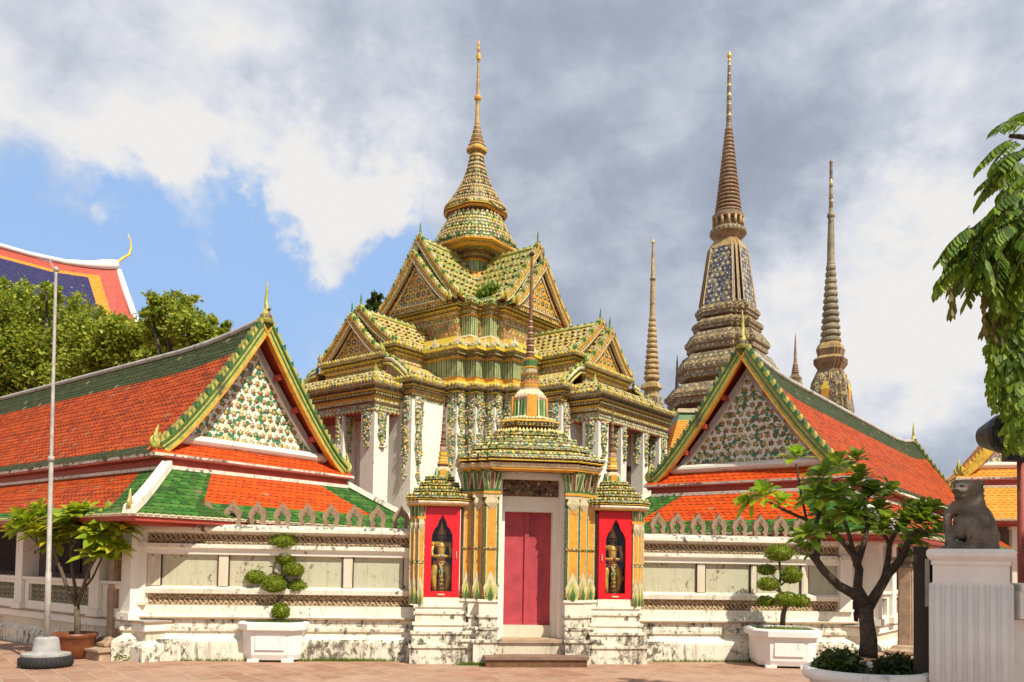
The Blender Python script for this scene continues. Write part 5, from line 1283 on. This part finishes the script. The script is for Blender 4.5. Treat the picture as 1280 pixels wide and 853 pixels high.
def clump_px(pts, Y, base, jit=1.2, seed=1):
    rnd = random.Random(seed); o = []; s = Y / F_PX
    for (px, py, r) in pts:
        p = P(px, py, Y + rnd.uniform(-jit, jit)); o.append((p.x - base.x, p.y - base.y, p.z, r * s))
    return o
b = P(55, 700, 34); b.z = 0
tree('broad_tree', 'leftmost olive green tree behind the left pavilion roof, in front of the navy roofed hall', b, 5.5, clump_px([(10, 398, 36), (45, 390, 34), (85, 396, 30), (20, 440, 48), (70, 440, 48), (110, 420, 40), (-30, 420, 45), (30, 490, 45), (100, 470, 40), (58, 368, 16), (12, 366, 20), (-20, 480, 50)], 34, b), 'lf_tree', 'dbark', 42000, .17, 3, 'trees behind the left pavilion')
b = P(160, 700, 31); b.z = 0
tree('broad_tree', 'middle olive green tree behind the left pavilion roof, under the orange edged gable end', b, 5, clump_px([(125, 412, 26), (150, 435, 36), (120, 455, 36), (185, 440, 34), (150, 408, 18), (175, 465, 30), (205, 450, 26)], 31, b, seed=4), 'lf_tree', 'dbark', 22000, .17, 5, 'trees behind the left pavilion')
b = P(225, 700, 28); b.z = 0
tree('broad_tree', 'rightmost looser tree behind the left pavilion roof, against blue sky', b, 5, clump_px([(205, 388, 22), (228, 383, 18), (235, 415, 26), (210, 425, 24), (262, 420, 17), (275, 412, 14), (245, 405, 20), (190, 395, 14)], 28, b, seed=8), 'lf_tree', 'dbark', 11000, .15, 6, 'trees behind the left pavilion')
b = P(469, 704, 38); b.z = 0
tree('conifer_tree', 'tip of a dark conifer showing over the roof left of the ceramic tower gables', b, 8, clump_px([(470, 372, 5), (468, 382, 9), (472, 390, 10), (462, 392, 8)], 38, b, .3), 'lf_dark', 'dbark', 1500, .22, 9)

def bonsai(label, base, balls, trunk, seed, planter_label, w_=1.04, h=.64, rz=0):
    root = thing('planter', planter_label, 'planter', base, rz, 'octagonal white planters')
    def oc(r, c=.28): k = r * c * 1.3; return [(r, -r + k), (r, r - k), (r - k, r), (-r + k, r), (-r, r - k), (-r, -r + k), (-r + k, -r), (r - k, -r)]
    mb = MB(); a = w_ / 2
    lv = [(.36, .03), (.41, .035), (.44, .12), (.455, .44), (.46, h - .14), (.52, h - .12), (.525, h - .03), (.50, h), (.45, h), (.44, h - .05)]
    mb.loft([[(x, y, z) for x, y in oc(r * w_)] for r, z in lv], 'planter', capk='soil')
    for (x, y) in ((-.26, -.38), (.26, -.38), (-.26, .38), (.26, .38)): mb.box(x * w_ - .09, x * w_ + .09, y * w_ - .05, y * w_ + .05, 0, .05, 'planter')
    mb.box(-.22 * w_, .22 * w_, -.46 * w_ - .006, -.44 * w_, .20, .42, 'planter')
    mb.build('pot', root)
    rnd = random.Random(seed); mb = MB()
    for i in range(900):
        x, y = rnd.uniform(-.42, .42) * w_, rnd.uniform(-.42, .42) * w_
        if abs(x) + abs(y) > .68 * w_: continue
        p = Vector((x, y, h - .06)); mb.add([tuple(p + Vector((-.006, 0, 0))), tuple(p + Vector((.006, 0, 0))), tuple(p + Vector((rnd.uniform(-.03, .03), rnd.uniform(-.03, .03), rnd.uniform(.04, .09))))], [(0, 1, 2)], 'grass')
    mb.lathe([(.40 * w_, h - .06), (.30 * w_, h - .02), (.01, h + .01)], 14, 'lf_bon'); mb.build('moss_cushion', root)
    s = base.y / F_PX; yh = 704.7 + math.tan(ROLL) * ((base.x / base.y) * F_PX)
    loc = lambda px, py, dy=0: Vector((P(px, py, base.y + dy).x - base.x, dy, P(px, py, base.y + dy).z))
    t = thing('cloud_pruned_bonsai', label, 'bonsai tree', base, 0, 'cloud pruned bonsai trees in planters')
    mb = MB()
    for pl, r in trunk: mb.tube([tuple(loc(x, y)) for x, y in pl], r, 7, 'bark')
    mb.build('trunk', t)
    for (px, py, rx, ry, dy) in balls:
        mb = MB(); c = loc(px, py, dy); A, B = rx * s, ry * s
        mb.ball(tuple(c), 1, 'lf_bon', 8, (A * .80, A * .76, B * .78))
        for i in range(int(1500 * A * B / .04) + 250):
            d = Vector((rnd.gauss(0, 1), rnd.gauss(0, 1), rnd.gauss(0, 1))).normalized()
            lump = 1 + .07 * math.sin(d.x * 9 + px) * math.sin(d.z * 8 + py)
            p = c + Vector((d.x * A, d.y * A * .95, d.z * B * (1 if d.z > 0 else .8))) * rnd.uniform(.80, .99) * lump
            L = .028
            a_ = (d + Vector((rnd.gauss(0, 1), rnd.gauss(0, 1), rnd.gauss(0, 1))) * .7).normalized(); s_ = a_.cross(Vector((rnd.gauss(0, 1), rnd.gauss(0, 1), rnd.gauss(0, 1)))).normalized() * L * .4
            mb.add([tuple(p), tuple(p + a_ * L * .5 + s_), tuple(p + a_ * L), tuple(p + a_ * L * .5 - s_)], [(0, 1, 2, 3)], 'lf_bon')
        mb.build('foliage_ball', t)
    return t
b = P(345, 829, 13.7); b.z = 0
bonsai('cloud pruned bonsai with eight foliage balls growing in the left white planter', b,
    [(355, 678, 17, 12, 0), (357, 699, 12, 10, .05), (327, 708, 10, 7.5, .1), (320, 722, 13, 9, -.05), (367, 713, 12.5, 9.5, -.05), (343, 731, 15, 11.5, -.12), (372, 734, 12, 10, .05), (351, 765, 11, 11, -.1)],
    [([(351, 778), (351, 762), (350, 748), (356, 738), (360, 728), (352, 720), (342, 715), (343, 706), (350, 698), (354, 684)], [.05, .045, .04, .035, .03, .028, .026, .024, .02, .015]), ([(356, 738), (370, 735)], [.02, .012]), ([(350, 748), (343, 735)], [.02, .015]), ([(342, 716), (332, 722), (322, 722)], [.02, .015, .01]), ([(343, 708), (330, 708)], [.015, .01]), ([(354, 722), (366, 714)], [.018, .012]), ([(352, 718), (352, 700)], [.01, .008])], 2, 'octagonal white planter standing in front of the left wall', rz=R(3))
b = P(977, 831, 14.1); b.z = 0
bonsai('cloud pruned bonsai with seven foliage balls growing in the right white planter', b,
    [(974, 692, 17.5, 11.5, 0), (989, 720, 13.5, 11.5, 0), (958, 713, 11, 7, .1), (960, 731, 13.5, 9, -.05), (957, 752, 10.5, 7, .08), (983, 750, 15, 9.5, -.1), (1000, 752, 12, 8.5, 0)],
    [([(978, 782), (979, 768), (982, 758), (977, 744), (973, 734), (976, 722), (974, 700)], [.05, .045, .04, .03, .028, .024, .018]), ([(977, 742), (962, 733)], [.018, .01]), ([(975, 728), (966, 720), (960, 714)], [.015, .012, .01]), ([(976, 732), (988, 722)], [.018, .012]), ([(980, 756), (962, 752)], [.015, .01]), ([(982, 758), (998, 753)], [.02, .012])], 5, 'octagonal white planter standing in front of the right wall', w_=1.08, rz=R(-4))

def rosette(mb, c, axis, n, L, W, k, rnd, spread=1.0):
    axis = axis.normalized(); a = axis.cross(Vector((0, 0, 1)) if abs(axis.z) < .9 else Vector((1, 0, 0))).normalized(); b = axis.cross(a)
    for i in range(n):
        t = i * 2.399 + rnd.uniform(-.2, .2); el = .15 + 1.0 * (i / n) + rnd.uniform(-.12, .12)
        d = (a * math.cos(t) + b * math.sin(t)) * math.cos(el) * spread + axis * math.sin(el)
        l = L * rnd.uniform(.75, 1.1) * (1 - .25 * i / n)
        leaf(mb, c + axis * (.05 * i / n), d, axis, l, W * rnd.uniform(.85, 1.15), k, .2, rnd.uniform(.15, .5))
b = P(92, 826, 13.4); b.z = 0
pot = thing('terracotta_pot', 'round terracotta pot on the paving at the left, holding the yellow-green frangipani', 'pot', b)
mb = MB(); mb.lathe([(.20, 0), (.24, .02), (.30, .20), (.315, .33), (.34, .35), (.345, .40), (.32, .41), (.295, .40), (.29, .34), (.01, .345)], 28, None, ks=['terra'] * 8 + ['soil'], smooth=True); mb.build('bowl', pot)
def frangipani(label, base, branches, tips, barkk, L, W, seed, ks, n=16, group=None):
    rnd = random.Random(seed); t = thing('frangipani_tree', label, 'frangipani tree', base, 0, group)
    mb = MB(); lo = lambda px, py, dy=0: (lambda q: Vector((q.x - base.x, q.y - base.y, q.z - base.z)))(P(px, py, base.y + dy))
    for pts, r in branches: mb.tube([tuple(lo(*p)) for p in pts], r, 8, barkk)
    mb.build('trunk', t)
    tips = tips + [(x + rnd.uniform(-13, 13), y + rnd.uniform(-10, 12), d + rnd.uniform(-.15, .15), a, z * .9, k) for x, y, d, a, z, k in (tips if seed < 6 else tips[::3]) if k == 0]
    mb = MB()
    for (px, py, dy, ax, sz, kk) in tips:
        c = lo(px, py, dy); rosette(mb, c, Vector(ax), int(n * (.7 + .3 * sz)), L * sz, W * sz, ks[kk], rnd)
    mb.build('leaves', t); return t
b2 = Vector((b.x, b.y, .34))
tips = []; rnd = random.Random(11)
for (x, y, sz) in ((38, 652, 1), (58, 645, 1), (78, 652, 1.05), (98, 640, 1), (118, 648, 1.1), (138, 646, 1), (152, 662, .9), (70, 672, 1), (45, 668, .9), (95, 664, 1), (122, 668, 1), (150, 645, .9), (118, 690, .95), (140, 682, .8), (25, 660, .8), (88, 648, .9), (62, 660, .9)):
    tips.append((x, y + 4, rnd.uniform(-.45, .35), ((x - 92) * .008, rnd.uniform(-.5, .1), 1), sz, 0))
br = [([(96, 806, 0), (97, 780, 0), (96, 758, 0)], [.055, .05, .045]),
      ([(96, 758, 0), (84, 735, -.05), (76, 712, -.1), (68, 690, -.1), (58, 662, -.2)], [.035, .03, .028, .022, .016]), ([(76, 712, -.1), (66, 698, .1), (48, 680, .1), (40, 662, .1)], [.022, .018, .015, .012]),
      ([(96, 758, 0), (94, 735, .1), (90, 712, .2), (88, 690, .1), (90, 660, .1)], [.035, .028, .025, .02, .015]), ([(96, 758, 0), (104, 735, 0), (110, 715, -.1), (114, 700, -.1), (118, 660, 0)], [.038, .03, .026, .022, .015]),
      ([(110, 715, -.1), (120, 698, -.2), (136, 675, -.2), (148, 662, -.1)], [.022, .018, .015, .012]), ([(104, 738, 0), (116, 722, .1), (126, 700, .2), (134, 664, .2)], [.022, .018, .015, .012]), ([(90, 700, .2), (104, 690, 0), (116, 692, -.1)], [.016, .012, .01]), ([(68, 690, -.1), (76, 672, -.1)], [.015, .01]), ([(88, 690, .1), (100, 664, 0), (100, 645, 0)], [.016, .012, .01]), ([(58, 690, .1), (30, 664, .1)], [.012, .01])]
frangipani('yellow-green frangipani growing in the terracotta pot at the left', b2, br, tips, 'bark', .44, .13, 4, ['lf_fr'], 20)

# right planter + shade-toned frangipani
bR = P(1082, 850, 7.2); bR.z = 0
rt = thing('round_planter', 'low round white planter at the lower right holding the shade-toned frangipani', 'planter', bR)
mb = MB(); mb.lathe([(.36, 0), (.40, .02), (.44, .30), (.455, .60), (.46, .68), (.51, .70), (.525, .74), (.515, .785), (.48, .80), (.45, .79), (.44, .73), (.01, .74)], 40, None, ks=['fence'] * 10 + ['soil'], smooth=True); mb.build('bowl', rt)
bT = Vector((bR.x, bR.y, .74))
tips = [(995, 574, .1, (-.1, -.2, 1), .95, 1), (957, 622, .05, (-.5, -.3, 1), 1.05, 1), (940, 628, .1, (-1, -.2, .5), .8, 1), (975, 632, -.1, (.1, -.4, 1), .8, 1)]
for (x, y, sz) in ((1030, 598, 1), (1050, 585, 1.05), (1075, 600, 1), (1020, 622, 1), (1045, 622, 1.1), (1085, 625, 1), (1110, 618, .9), (1098, 642, 1), (1060, 645, 1), (1030, 648, 1), (1130, 640, 1.0), (1150, 655, 1), (1165, 668, .9), (1120, 668, .9), (1142, 676, .9), (1012, 672, .9), (1040, 668, .8), (1085, 662, .8), (1070, 578, .8), (1160, 640, .8), (1105, 655, .9), (1128, 655, 1), (1145, 640, .9), (1015, 690, .7)):
    tips.append((x, y, rnd.uniform(-.3, .35), ((x - 1082) * .008, rnd.uniform(-.6, .2), .9), sz, 0))
br = [([(1085, 822, 0), (1086, 800, 0), (1083, 775, 0), (1083, 755, 0)], [.085, .075, .065, .062]),
      ([(1083, 758, 0), (1066, 742, -.03), (1048, 732, -.05), (1030, 714, -.05), (1020, 700, -.05), (1022, 680, 0), (1020, 655, 0), (1030, 625, 0)], [.055, .045, .04, .036, .034, .028, .022, .018]), ([(1021, 702, -.05), (1013, 694, -.05)], [.03, .02]), ([(1022, 672, 0), (1008, 650, 0), (985, 640, 0), (962, 628, .05)], [.022, .016, .014, .012]), ([(1008, 650, .1), (1000, 610, .1), (995, 580, .1)], [.012, .010, .009]),
      ([(1083, 756, 0), (1072, 735, .05), (1074, 712, .1), (1068, 695, .1), (1058, 682, .1), (1042, 665, .1), (1035, 650, .1)], [.05, .042, .038, .034, .03, .024, .018]), ([(1072, 705, .1), (1080, 680, .1), (1085, 655, .1), (1078, 615, .1)], [.032, .026, .02, .015]), ([(1068, 695, .1), (1062, 670, 0), (1052, 640, 0), (1050, 605, 0)], [.02, .018, .015, .012]),
      ([(1086, 758, 0), (1098, 738, 0), (1110, 718, 0), (1124, 702, 0), (1132, 688, 0), (1136, 672, 0), (1150, 662, 0), (1162, 668, 0)], [.052, .045, .04, .036, .03, .026, .02, .015]), ([(1104, 728, 0), (1110, 700, .05), (1112, 680, .05), (1122, 660, .05), (1130, 645, .05)], [.03, .026, .022, .018, .014]), ([(1112, 680, .05), (1100, 660, .1), (1090, 640, .1)], [.018, .014, .012])]
frangipani('shade-toned frangipani with forked trunk in the low round planter at the lower right', bT, br, tips, 'dbark', .235, .08, 8, ['lf_frd', 'lf_frb'], 20)
def shrub(label, base, rx, ry, rz_, n, L, k, seed, name='shrub', par=None):
    rnd = random.Random(seed); mb = MB(); st = MB()
    for i in range(n):
        d = Vector((rnd.gauss(0, 1), rnd.gauss(0, 1), abs(rnd.gauss(0, 1)))).normalized(); f = rnd.uniform(.45, 1)
        p = Vector((d.x * rx * f, d.y * ry * f, d.z * rz_ * f))
        if i % 12 == 0: st.tube([(p.x * .2, p.y * .2, 0), tuple(p)], [.006, .003], 3, 'dbark')
        sleaf(mb, p, L * rnd.uniform(.7, 1.3), k, rnd)
    if par: mb.build(name, par); return
    root = thing(name, label, 'shrub', base); mb.build('leaves', root); st.build('stems', root)
shrub('low dark green shrub left of the trunk in the round planter', Vector((bR.x - .24, bR.y - .02, .74)), .22, .26, .24, 1500, .045, 'lf_dark', 21)
shrub('low dark green shrub right of the trunk in the round planter', Vector((bR.x + .26, bR.y - .02, .74)), .20, .26, .19, 1300, .045, 'lf_dark', 22)
pg = P(613, 366, 24.8)
shrub('yellow-green plant sprouting from the ceramic tower roof under the spire', pg - Vector((0, 0, .15)), .42, .3, .42, 900, .14, 'grass', 23, 'roof_plant')
pw = P(157, 826, 13.2); pw.z = 0
shrub('small weed sprouting by the slab under the left stone column', pw, .14, .1, .16, 60, .08, 'lf_bon', 24, 'weed')

def frond(mb, p, d, L, n, ll, lw, k, rnd, droop=.6, hang=.5):
    """pinnate leaf: curved rachis with paired leaflets"""
    d = d.normalized(); pts = []
    for i in range(n + 1):
        t = i / n; pts.append(p + d * L * t - Vector((0, 0, 1)) * L * droop * t * t)
    mb.tube([tuple(q) for q in pts[::max(1, n // 4)]], .006, 3, 'dbark')
    for i in range(1, n + 1):
        tn = (pts[i] - pts[i - 1]).normalized(); s = tn.cross(Vector((0, 0, 1)))
        if s.length < .1: s = Vector((1, 0, 0))
        s.normalize()
        for sg in (-1, 1):
            dd = s * sg * .9 + tn * .45 - Vector((0, 0, hang)); leaf(mb, pts[i], dd, Vector((0, 0, 1)), ll * rnd.uniform(.8, 1.1) * (1 - .3 * abs(i / n - .5)), lw, k, .1, .3)
def hanging_tree():
    rnd = random.Random(31); base = Vector((7.4, 7.6, 0))
    root = thing('overhanging_tree', 'leafy tree with drooping pinnate leaves hanging in from the right edge', 'tree', base)
    lo = lambda px, py, Y=8.: P(px, py, Y) - base
    mb = MB()
    mb.tube([(0, 0, 0), (-.1, 0, 2), (-.15, -.1, 4), (-.3, -.2, 6)], [.22, .19, .16, .12], 10, 'dbark')
    for pts, r in (([(1520, 300), (1400, 200), (1320, 175), (1262, 170)], [.09, .06, .04, .02]), ([(1520, 420), (1400, 300), (1310, 265), (1240, 268), (1200, 300)], [.10, .07, .045, .03, .015]), ([(1400, 300), (1330, 320), (1275, 330), (1235, 340)], [.06, .04, .03, .015]), ([(1310, 330), (1285, 400), (1265, 430)], [.04, .03, .015])):
        mb.tube([tuple(lo(*p)) for p in pts], r, 7, 'dbark')
    mb.build('trunk', root)
    mb = MB(); br = MB()
    def fr(px, py, dx, dz, L, Y=8., k='lf_hang', n=8, droop=.5, hang=.5, ll=.15, lw=.05, dy=None):
        frond(mb, P(px, py, Y) - base, Vector((dx, rnd.uniform(-.5, .5) if dy is None else dy, dz)), L, n, ll, lw, k, rnd, droop, hang)
    # top sprays
    for (x, y, dx, dz, L) in ((1285, 160, -1, .30, .52), (1280, 190, -1, -.1, .40), (1290, 215, -1, -.25, .42), (1300, 140, -.8, .5, .3), (1290, 235, -1, -.5, .4)): fr(x, y, dx, dz, L)
    for i in range(26): fr(rnd.uniform(1258, 1300), rnd.uniform(170, 300), -1, rnd.uniform(-.6, .1), .32, rnd.uniform(7.6, 8.4))
    # middle fan
    for i in range(80):
        x = rnd.uniform(1205, 1300); y = 268 + (x - 1290) * -.30 + rnd.uniform(-12, 60) ; fr(x, y, rnd.uniform(-1, .2), rnd.uniform(-.5, .15), rnd.uniform(.22, .36), rnd.uniform(7.5, 8.5), droop=.7, hang=.8)
    for (x, y) in ((1215, 285), (1205, 300), (1212, 320), (1200, 335), (1225, 300)): fr(x, y, -1, -.25, .30, droop=.5, hang=.6)
    # tassels of young hanging leaves
    for (x0, x1, y0, y1, n, k) in ((1187, 1193, 352, 392, 70, 'lf_hangb'), (1228, 1262, 330, 420, 380, 'lf_hangb'), (1240, 1285, 340, 440, 420, 'lf_hang'), (1236, 1275, 420, 505, 480, 'lf_hang'), (1252, 1300, 200, 460, 950, 'lf_hang'), (1256, 1300, 420, 560, 480, 'lf_hang')):
        for i in range(n):
            x = rnd.uniform(x0, x1); y = rnd.uniform(y0, y1); Y = rnd.uniform(7.7, 8.3)
            b_ = k == 'lf_hangb'; leaf(mb, P(x, y, Y) - base, Vector((rnd.uniform(-.2, .2) if b_ else rnd.uniform(-.6, .6), rnd.uniform(-.45, .45), -1)), Vector((0, -1, .2)), rnd.uniform(.09, .12) if b_ else rnd.uniform(.08, .14), .03 if b_ else .042, k, .15, .0)
    # big crown beyond the frame, on the sun side
    for i in range(620):
        c = Vector((6.6, 4.0, 5.4)) + Vector((rnd.gauss(0, 1.1), rnd.gauss(0, 1.1), rnd.gauss(0, .8)))
        if c.x - .6 < .64 * max(c.y + .6, 0) + .15: continue
        frond(mb, c - base, Vector((rnd.uniform(-1, 1), rnd.uniform(-1, 1), rnd.uniform(-.2, .4))), .5, 5, .26, .09, 'lf_hang', rnd, .5, .5)
    mb.build('crown', root)
hanging_tree()

# ================================================================== STREET OBJECTS
p0 = P(57, 838, 12.3); p0.z = 0
fl = thing('flagpole', 'thin pale metal flagpole standing in a concrete block inside a black tyre at the left', 'pole', p0)
mb = MB(); mb.lathe([(.25, .02), (.32, .0), (.36, .05), (.365, .11), (.33, .165), (.25, .17), (.23, .14)], 32, 'rubber', smooth=True)
for i in range(36):
    t = i * math.pi / 18; mb.box(.36 * math.cos(t) - .006, .36 * math.cos(t) + .006, .36 * math.sin(t) - .006, .36 * math.sin(t) + .006, .03, .14, 'rubber')
mb.build('tyre', fl)
mb = MB(); mb.lathe([(.30, .12), (.33, .17), (.33, .20), (.20, .215), (.19, .23), (.16, .42), (.13, .44), (.02, .445)], 24, 'conc'); mb.build('concrete_foot', fl)
top = P(70, 338, 12.3) - p0; mb = MB(); f = lambda t: (top.x * t, 0, .40 + (top.z - .40) * t)
mb.tube([f(0), f(.18), f(.182), f(.48), f(.485), f(.985), f(1)], [.045, .042, .034, .032, .026, .022, .02], 10, 'steel'); mb.tube([f(.478), f(.492)], .045, 10, 'steel'); mb.ball(f(1.002), .045, 'steel', 6); mb.tube([f(.99), (top.x - .10, 0, top.z + .15)], .008, 5, 'steel'); mb.build('pole', fl)
def stone_column(label, px, Y, ybase, ytop, w_):
    p = P(px, ybase, Y); zb = 0.; p.z = 0; yt = P(px, ytop, Y).z
    c = thing('stone_column', label, 'column', p, TH + R(45), 'stone columns under the roof corners')
    mb = MB(); mb.box(-.52, .52, -.52, .52, -.02, .14, 'sand'); mb.box(-.56, .56, -.56, .56, .14, .175, 'sand'); mb.build('slab', c)
    mb = MB(); q = [(x, y) for x, y in redent(1, 1, .25)]
    lv = [(.27, .175), (.30, .20), (.30, .24), (.22, .28), (.2, .32), (w_, .34), (w_ * .93, yt - .28), (w_ * .93, yt - .20), (w_ * 1.2, yt - .18)]
    mb.loft([[(x * r, y * r, z) for x, y in q] for r, z in lv], 'sand'); mb.build('shaft', c)
    mb = MB(); lv = [(w_ * 1.2, yt - .18), (w_ * 1.35, yt - .14), (w_ * 1.15, yt - .08), (w_ * 1.7, yt - .04), (w_ * 1.75, yt + .02)]
    mb.loft([[(x * r, y * r, z) for x, y in q] for r, z in lv], 'stone'); mb.build('capital', c)
p = EL - 0 * UX
def wxy(px, py_, n): pass
stone_column('square sandstone column under the near eave corner of the left pavilion', 144, 13.75, 826, 678, .125)
stone_column('square sandstone column under the near eave corner of the right pavilion', 1133, 14.6, 826, 698, .125)

# pier, wall, lion
Yp = 6.6; s = Yp / F_PX; pc = P(1211.5, 853, Yp + .3); pc.z = 0; pc.x = (1211.5 - 640.7) * s
zt = P(1211, 686, Yp).z
PRZ = R(-29); pier = thing('gate_pier', 'fluted white gate pier at the right carrying the grey stone lion', 'pier', (pc.x + .145, Yp + .24, 0), PRZ)
mb = MB(); hw_ = .270
mb.box(-hw_, hw_, -hw_, hw_, 0, zt - .13, 'fence')
mb.box(-hw_ - .03, hw_ + .03, -hw_ - .03, hw_ + .03, 0, .3, 'fence')
for face in range(4):
    mb.T = Matrix.Rotation(face * math.pi / 2, 4, 'Z')
    for i in range(7):
        x = -hw_ + .035 + i * (2 * hw_ - .07) / 6
        mb.tube([(x, -hw_ - .004, .32), (x, -hw_ - .004, zt - .30)], .026, 8, 'fence'); mb.ball((x, -hw_ - .004, zt - .30), .026, 'fence', 6)
mb.T = Matrix.Identity(4); mb.build('shaft', pier)
mb = MB(); mould(mb, rect(-hw_, hw_, -hw_, hw_), [(.0, zt - .14, 'fence'), (.012, zt - .13, 'fence'), (.012, zt - .10, 'fence'), (.03, zt - .085, 'fence'), (.045, zt - .06, 'fence'), (.045, zt - .025, 'fence'), (.03, zt - .005, 'fence'), (.0, zt, 'fence')]); mb.build('cap', pier)
zr = P(1270, 731, Yp).z; gw = thing('boundary_wall', 'white boundary wall with a recessed panel joining the lion pier at the right edge', 'wall', (pc.x + .145 + .26 * math.cos(PRZ), Yp + .24 + .26 * math.sin(PRZ), 0), R(-4))
mb = MB(); mb.box(0, 4, -.10, .16, 0, zr - .28, 'fence'); mb.build('panel', gw)
mb = MB(); mb.box(0, 4, -.20, .24, zr - .27, zr, 'fence'); mb.box(0, 4, -.23, .27, zr - .05, zr + .01, 'fence'); mb.build('coping', gw)
mb = MB(); mb.box(.14, 3.9, -.14, -.08, zr - .44, zr - .36, 'fence'); mb.box(.14, 3.9, -.15, -.08, 0, .3, 'fence'); mb.build('moulding', gw)
def remesh_obj(mb, name, vox, parent=None, loc=(0, 0, 0), rz=0, disp=.01, dsize=.08, smooth_it=6):
    o = mb.build(name, parent, loc, rz)
    m_ = o.modifiers.new('union', 'REMESH'); m_.mode = 'VOXEL'; m_.voxel_size = vox; m_.use_smooth_shade = True
    sm_ = o.modifiers.new('soft', 'SMOOTH'); sm_.factor = .5; sm_.iterations = smooth_it
    tx = bpy.data.textures.new(name + '_relief', 'CLOUDS'); tx.noise_scale = dsize; tx.noise_depth = 3
    d_ = o.modifiers.new('relief', 'DISPLACE'); d_.texture = tx; d_.strength = disp; d_.mid_level = .5
    return o
mb = MB(); Bk = 'stone'    # seated guardian lion, chest to the viewer, head turned to the left
E = lambda c, r, sq=(1, 1, 1): mb.ball(c, r, Bk, 10, sq)
E((.03, .02, .20), .155, (1, .95, 1.25)); E((.07, .04, .15), .135, (1, 1, 1.1)); E((0, 0, .35), .115, (1.05, .95, 1.1))
E((-.02, -.02, .485), .098, (1.05, 1, .92)); E((-.045, -.085, .525), .05, (1.5, .7, .35)); E((-.07, -.10, .475), .055, (1.15, 1, .55)); E((-.065, -.09, .435), .042, (1.2, 1, .5))
E((-.095, -.14, .485), .02, (1.4, 1, .8)); E((-.03, -.115, .505), .014); E((-.09, -.105, .508), .014)
for sx in (-.095, .065): E((sx, .02, .55), .032, (.7, .7, 1))
for i in range(7):
    for j in range(4):
        a = -.6 + i * .5; E((-.015 + .10 * math.cos(a), .02 + .085 * math.sin(a), .545 - j * .055), .026)
mb.tube([(-.09, -.02, .37), (-.155, -.05, .29), (-.165, -.08, .20), (-.14, -.10, .10), (-.14, -.12, .04)], [.05, .04, .036, .04, .045], 8, Bk)
E((-.055, -.10, .15), .075, (1, .9, 1)); E((-.075, -.12, .235), .042, (1.1, .8, .8)); E((-.10, -.16, .035), .048, (1.5, 1.2, .7)); E((.14, -.04, .10), .085, (.9, 1, 1.1)); E((.15, -.12, .035), .045, (1.3, 1.3, .7))
for i in range(11):
    x = -.02 + i * .019; z1 = .36 - abs(i - 4) * .018
    mb.tube([(x * .8, -.10, z1), (x + .012 * math.sin(i * 2), -.155, z1 * .62), (x + .012 * math.sin(i * 3 + 1), -.165, z1 * .3), (x * 1.1, -.15, .01)], [.012, .017, .015, .011], 6, Bk)
mb.tube([(.12, .16, .06), (.16, .18, .20), (.10, .17, .30)], [.04, .045, .02], 8, Bk)
mb.box(-.21, .21, -.21, .20, -.0, .02, Bk)
lion = remesh_obj(mb, 'stone_lion', .0085, None, (pc.x + .12, Yp + .20, zt), PRZ, .014, .02, 1)
tag(lion, 'weathered grey stone lion sitting on the white gate pier', 'statue')
# dark gate leaf, seen nearly edge on
gp = P(1153, 853, 7.0); gp.z = 0; ztop = P(1153, 684, 7.0).z
gl = thing('wooden_gate', 'dark wooden gate leaf folded back beside the lion pier, seen edge on', 'gate', gp, R(-26))
mb = MB(); mb.box(-.068, .045, -.06, .06, 0, ztop, 'wood'); mb.box(.045, .075, .0, .9, .05, ztop - .08, 'wood'); mb.box(-.03, .075, .84, .95, 0, ztop - .05, 'wood'); mb.build('frame', gl)
mb = MB(); mb.tube([(.05, -.02, ztop - .10), (.09, -.02, ztop - .13), (.12, -.02, ztop - .19), (.10, -.02, ztop - .25), (.07, -.02, ztop - .24)], [.03, .035, .035, .03, .02], 7, 'wood'); mb.box(.02, .055, -.075, -.055, ztop - .5, ztop - .10, 'steel'); mb.build('scroll', gl)
# loudspeakers
lp = P(1278, 853, 8.6); lp.z = 0
ls = thing('loudspeaker_pole', 'black double loudspeaker on a red-brown pole at the right edge', 'loudspeaker', lp)
mb = MB(); zt_ = P(1278, 520, 8.6).z; mb.tube([(0, 0, 0), (0, 0, zt_)], .04, 10, 'redw'); mb.build('pole', ls)
for (px, py, r, rot) in ((1253, 543, 25, 20), (1284, 545, 26, -25), (1262, 528, 14, 0)):
    q = P(px, py, 8.35) - lp; mb = MB(); mb.T = Matrix.Translation(q) @ Matrix.Rotation(R(rot), 4, 'Z') @ Matrix.Rotation(R(90), 4, 'X'); s8 = 8.4 / F_PX
    mb.lathe([(r * s8 * .55, -.22), (r * s8 * .8, -.1), (r * s8, 0), (r * s8, .05), (r * s8 * .93, .055), (r * s8 * .9, .03), (.02, .02)], 24, 'black'); mb.build('speaker_horn', ls)
mb = MB(); q = P(1270, 572, 8.5) - lp; mb.box(q.x - .06, 0.02, -.05, .05, q.z - .03, q.z + .35, 'black'); mb.build('bracket', ls)
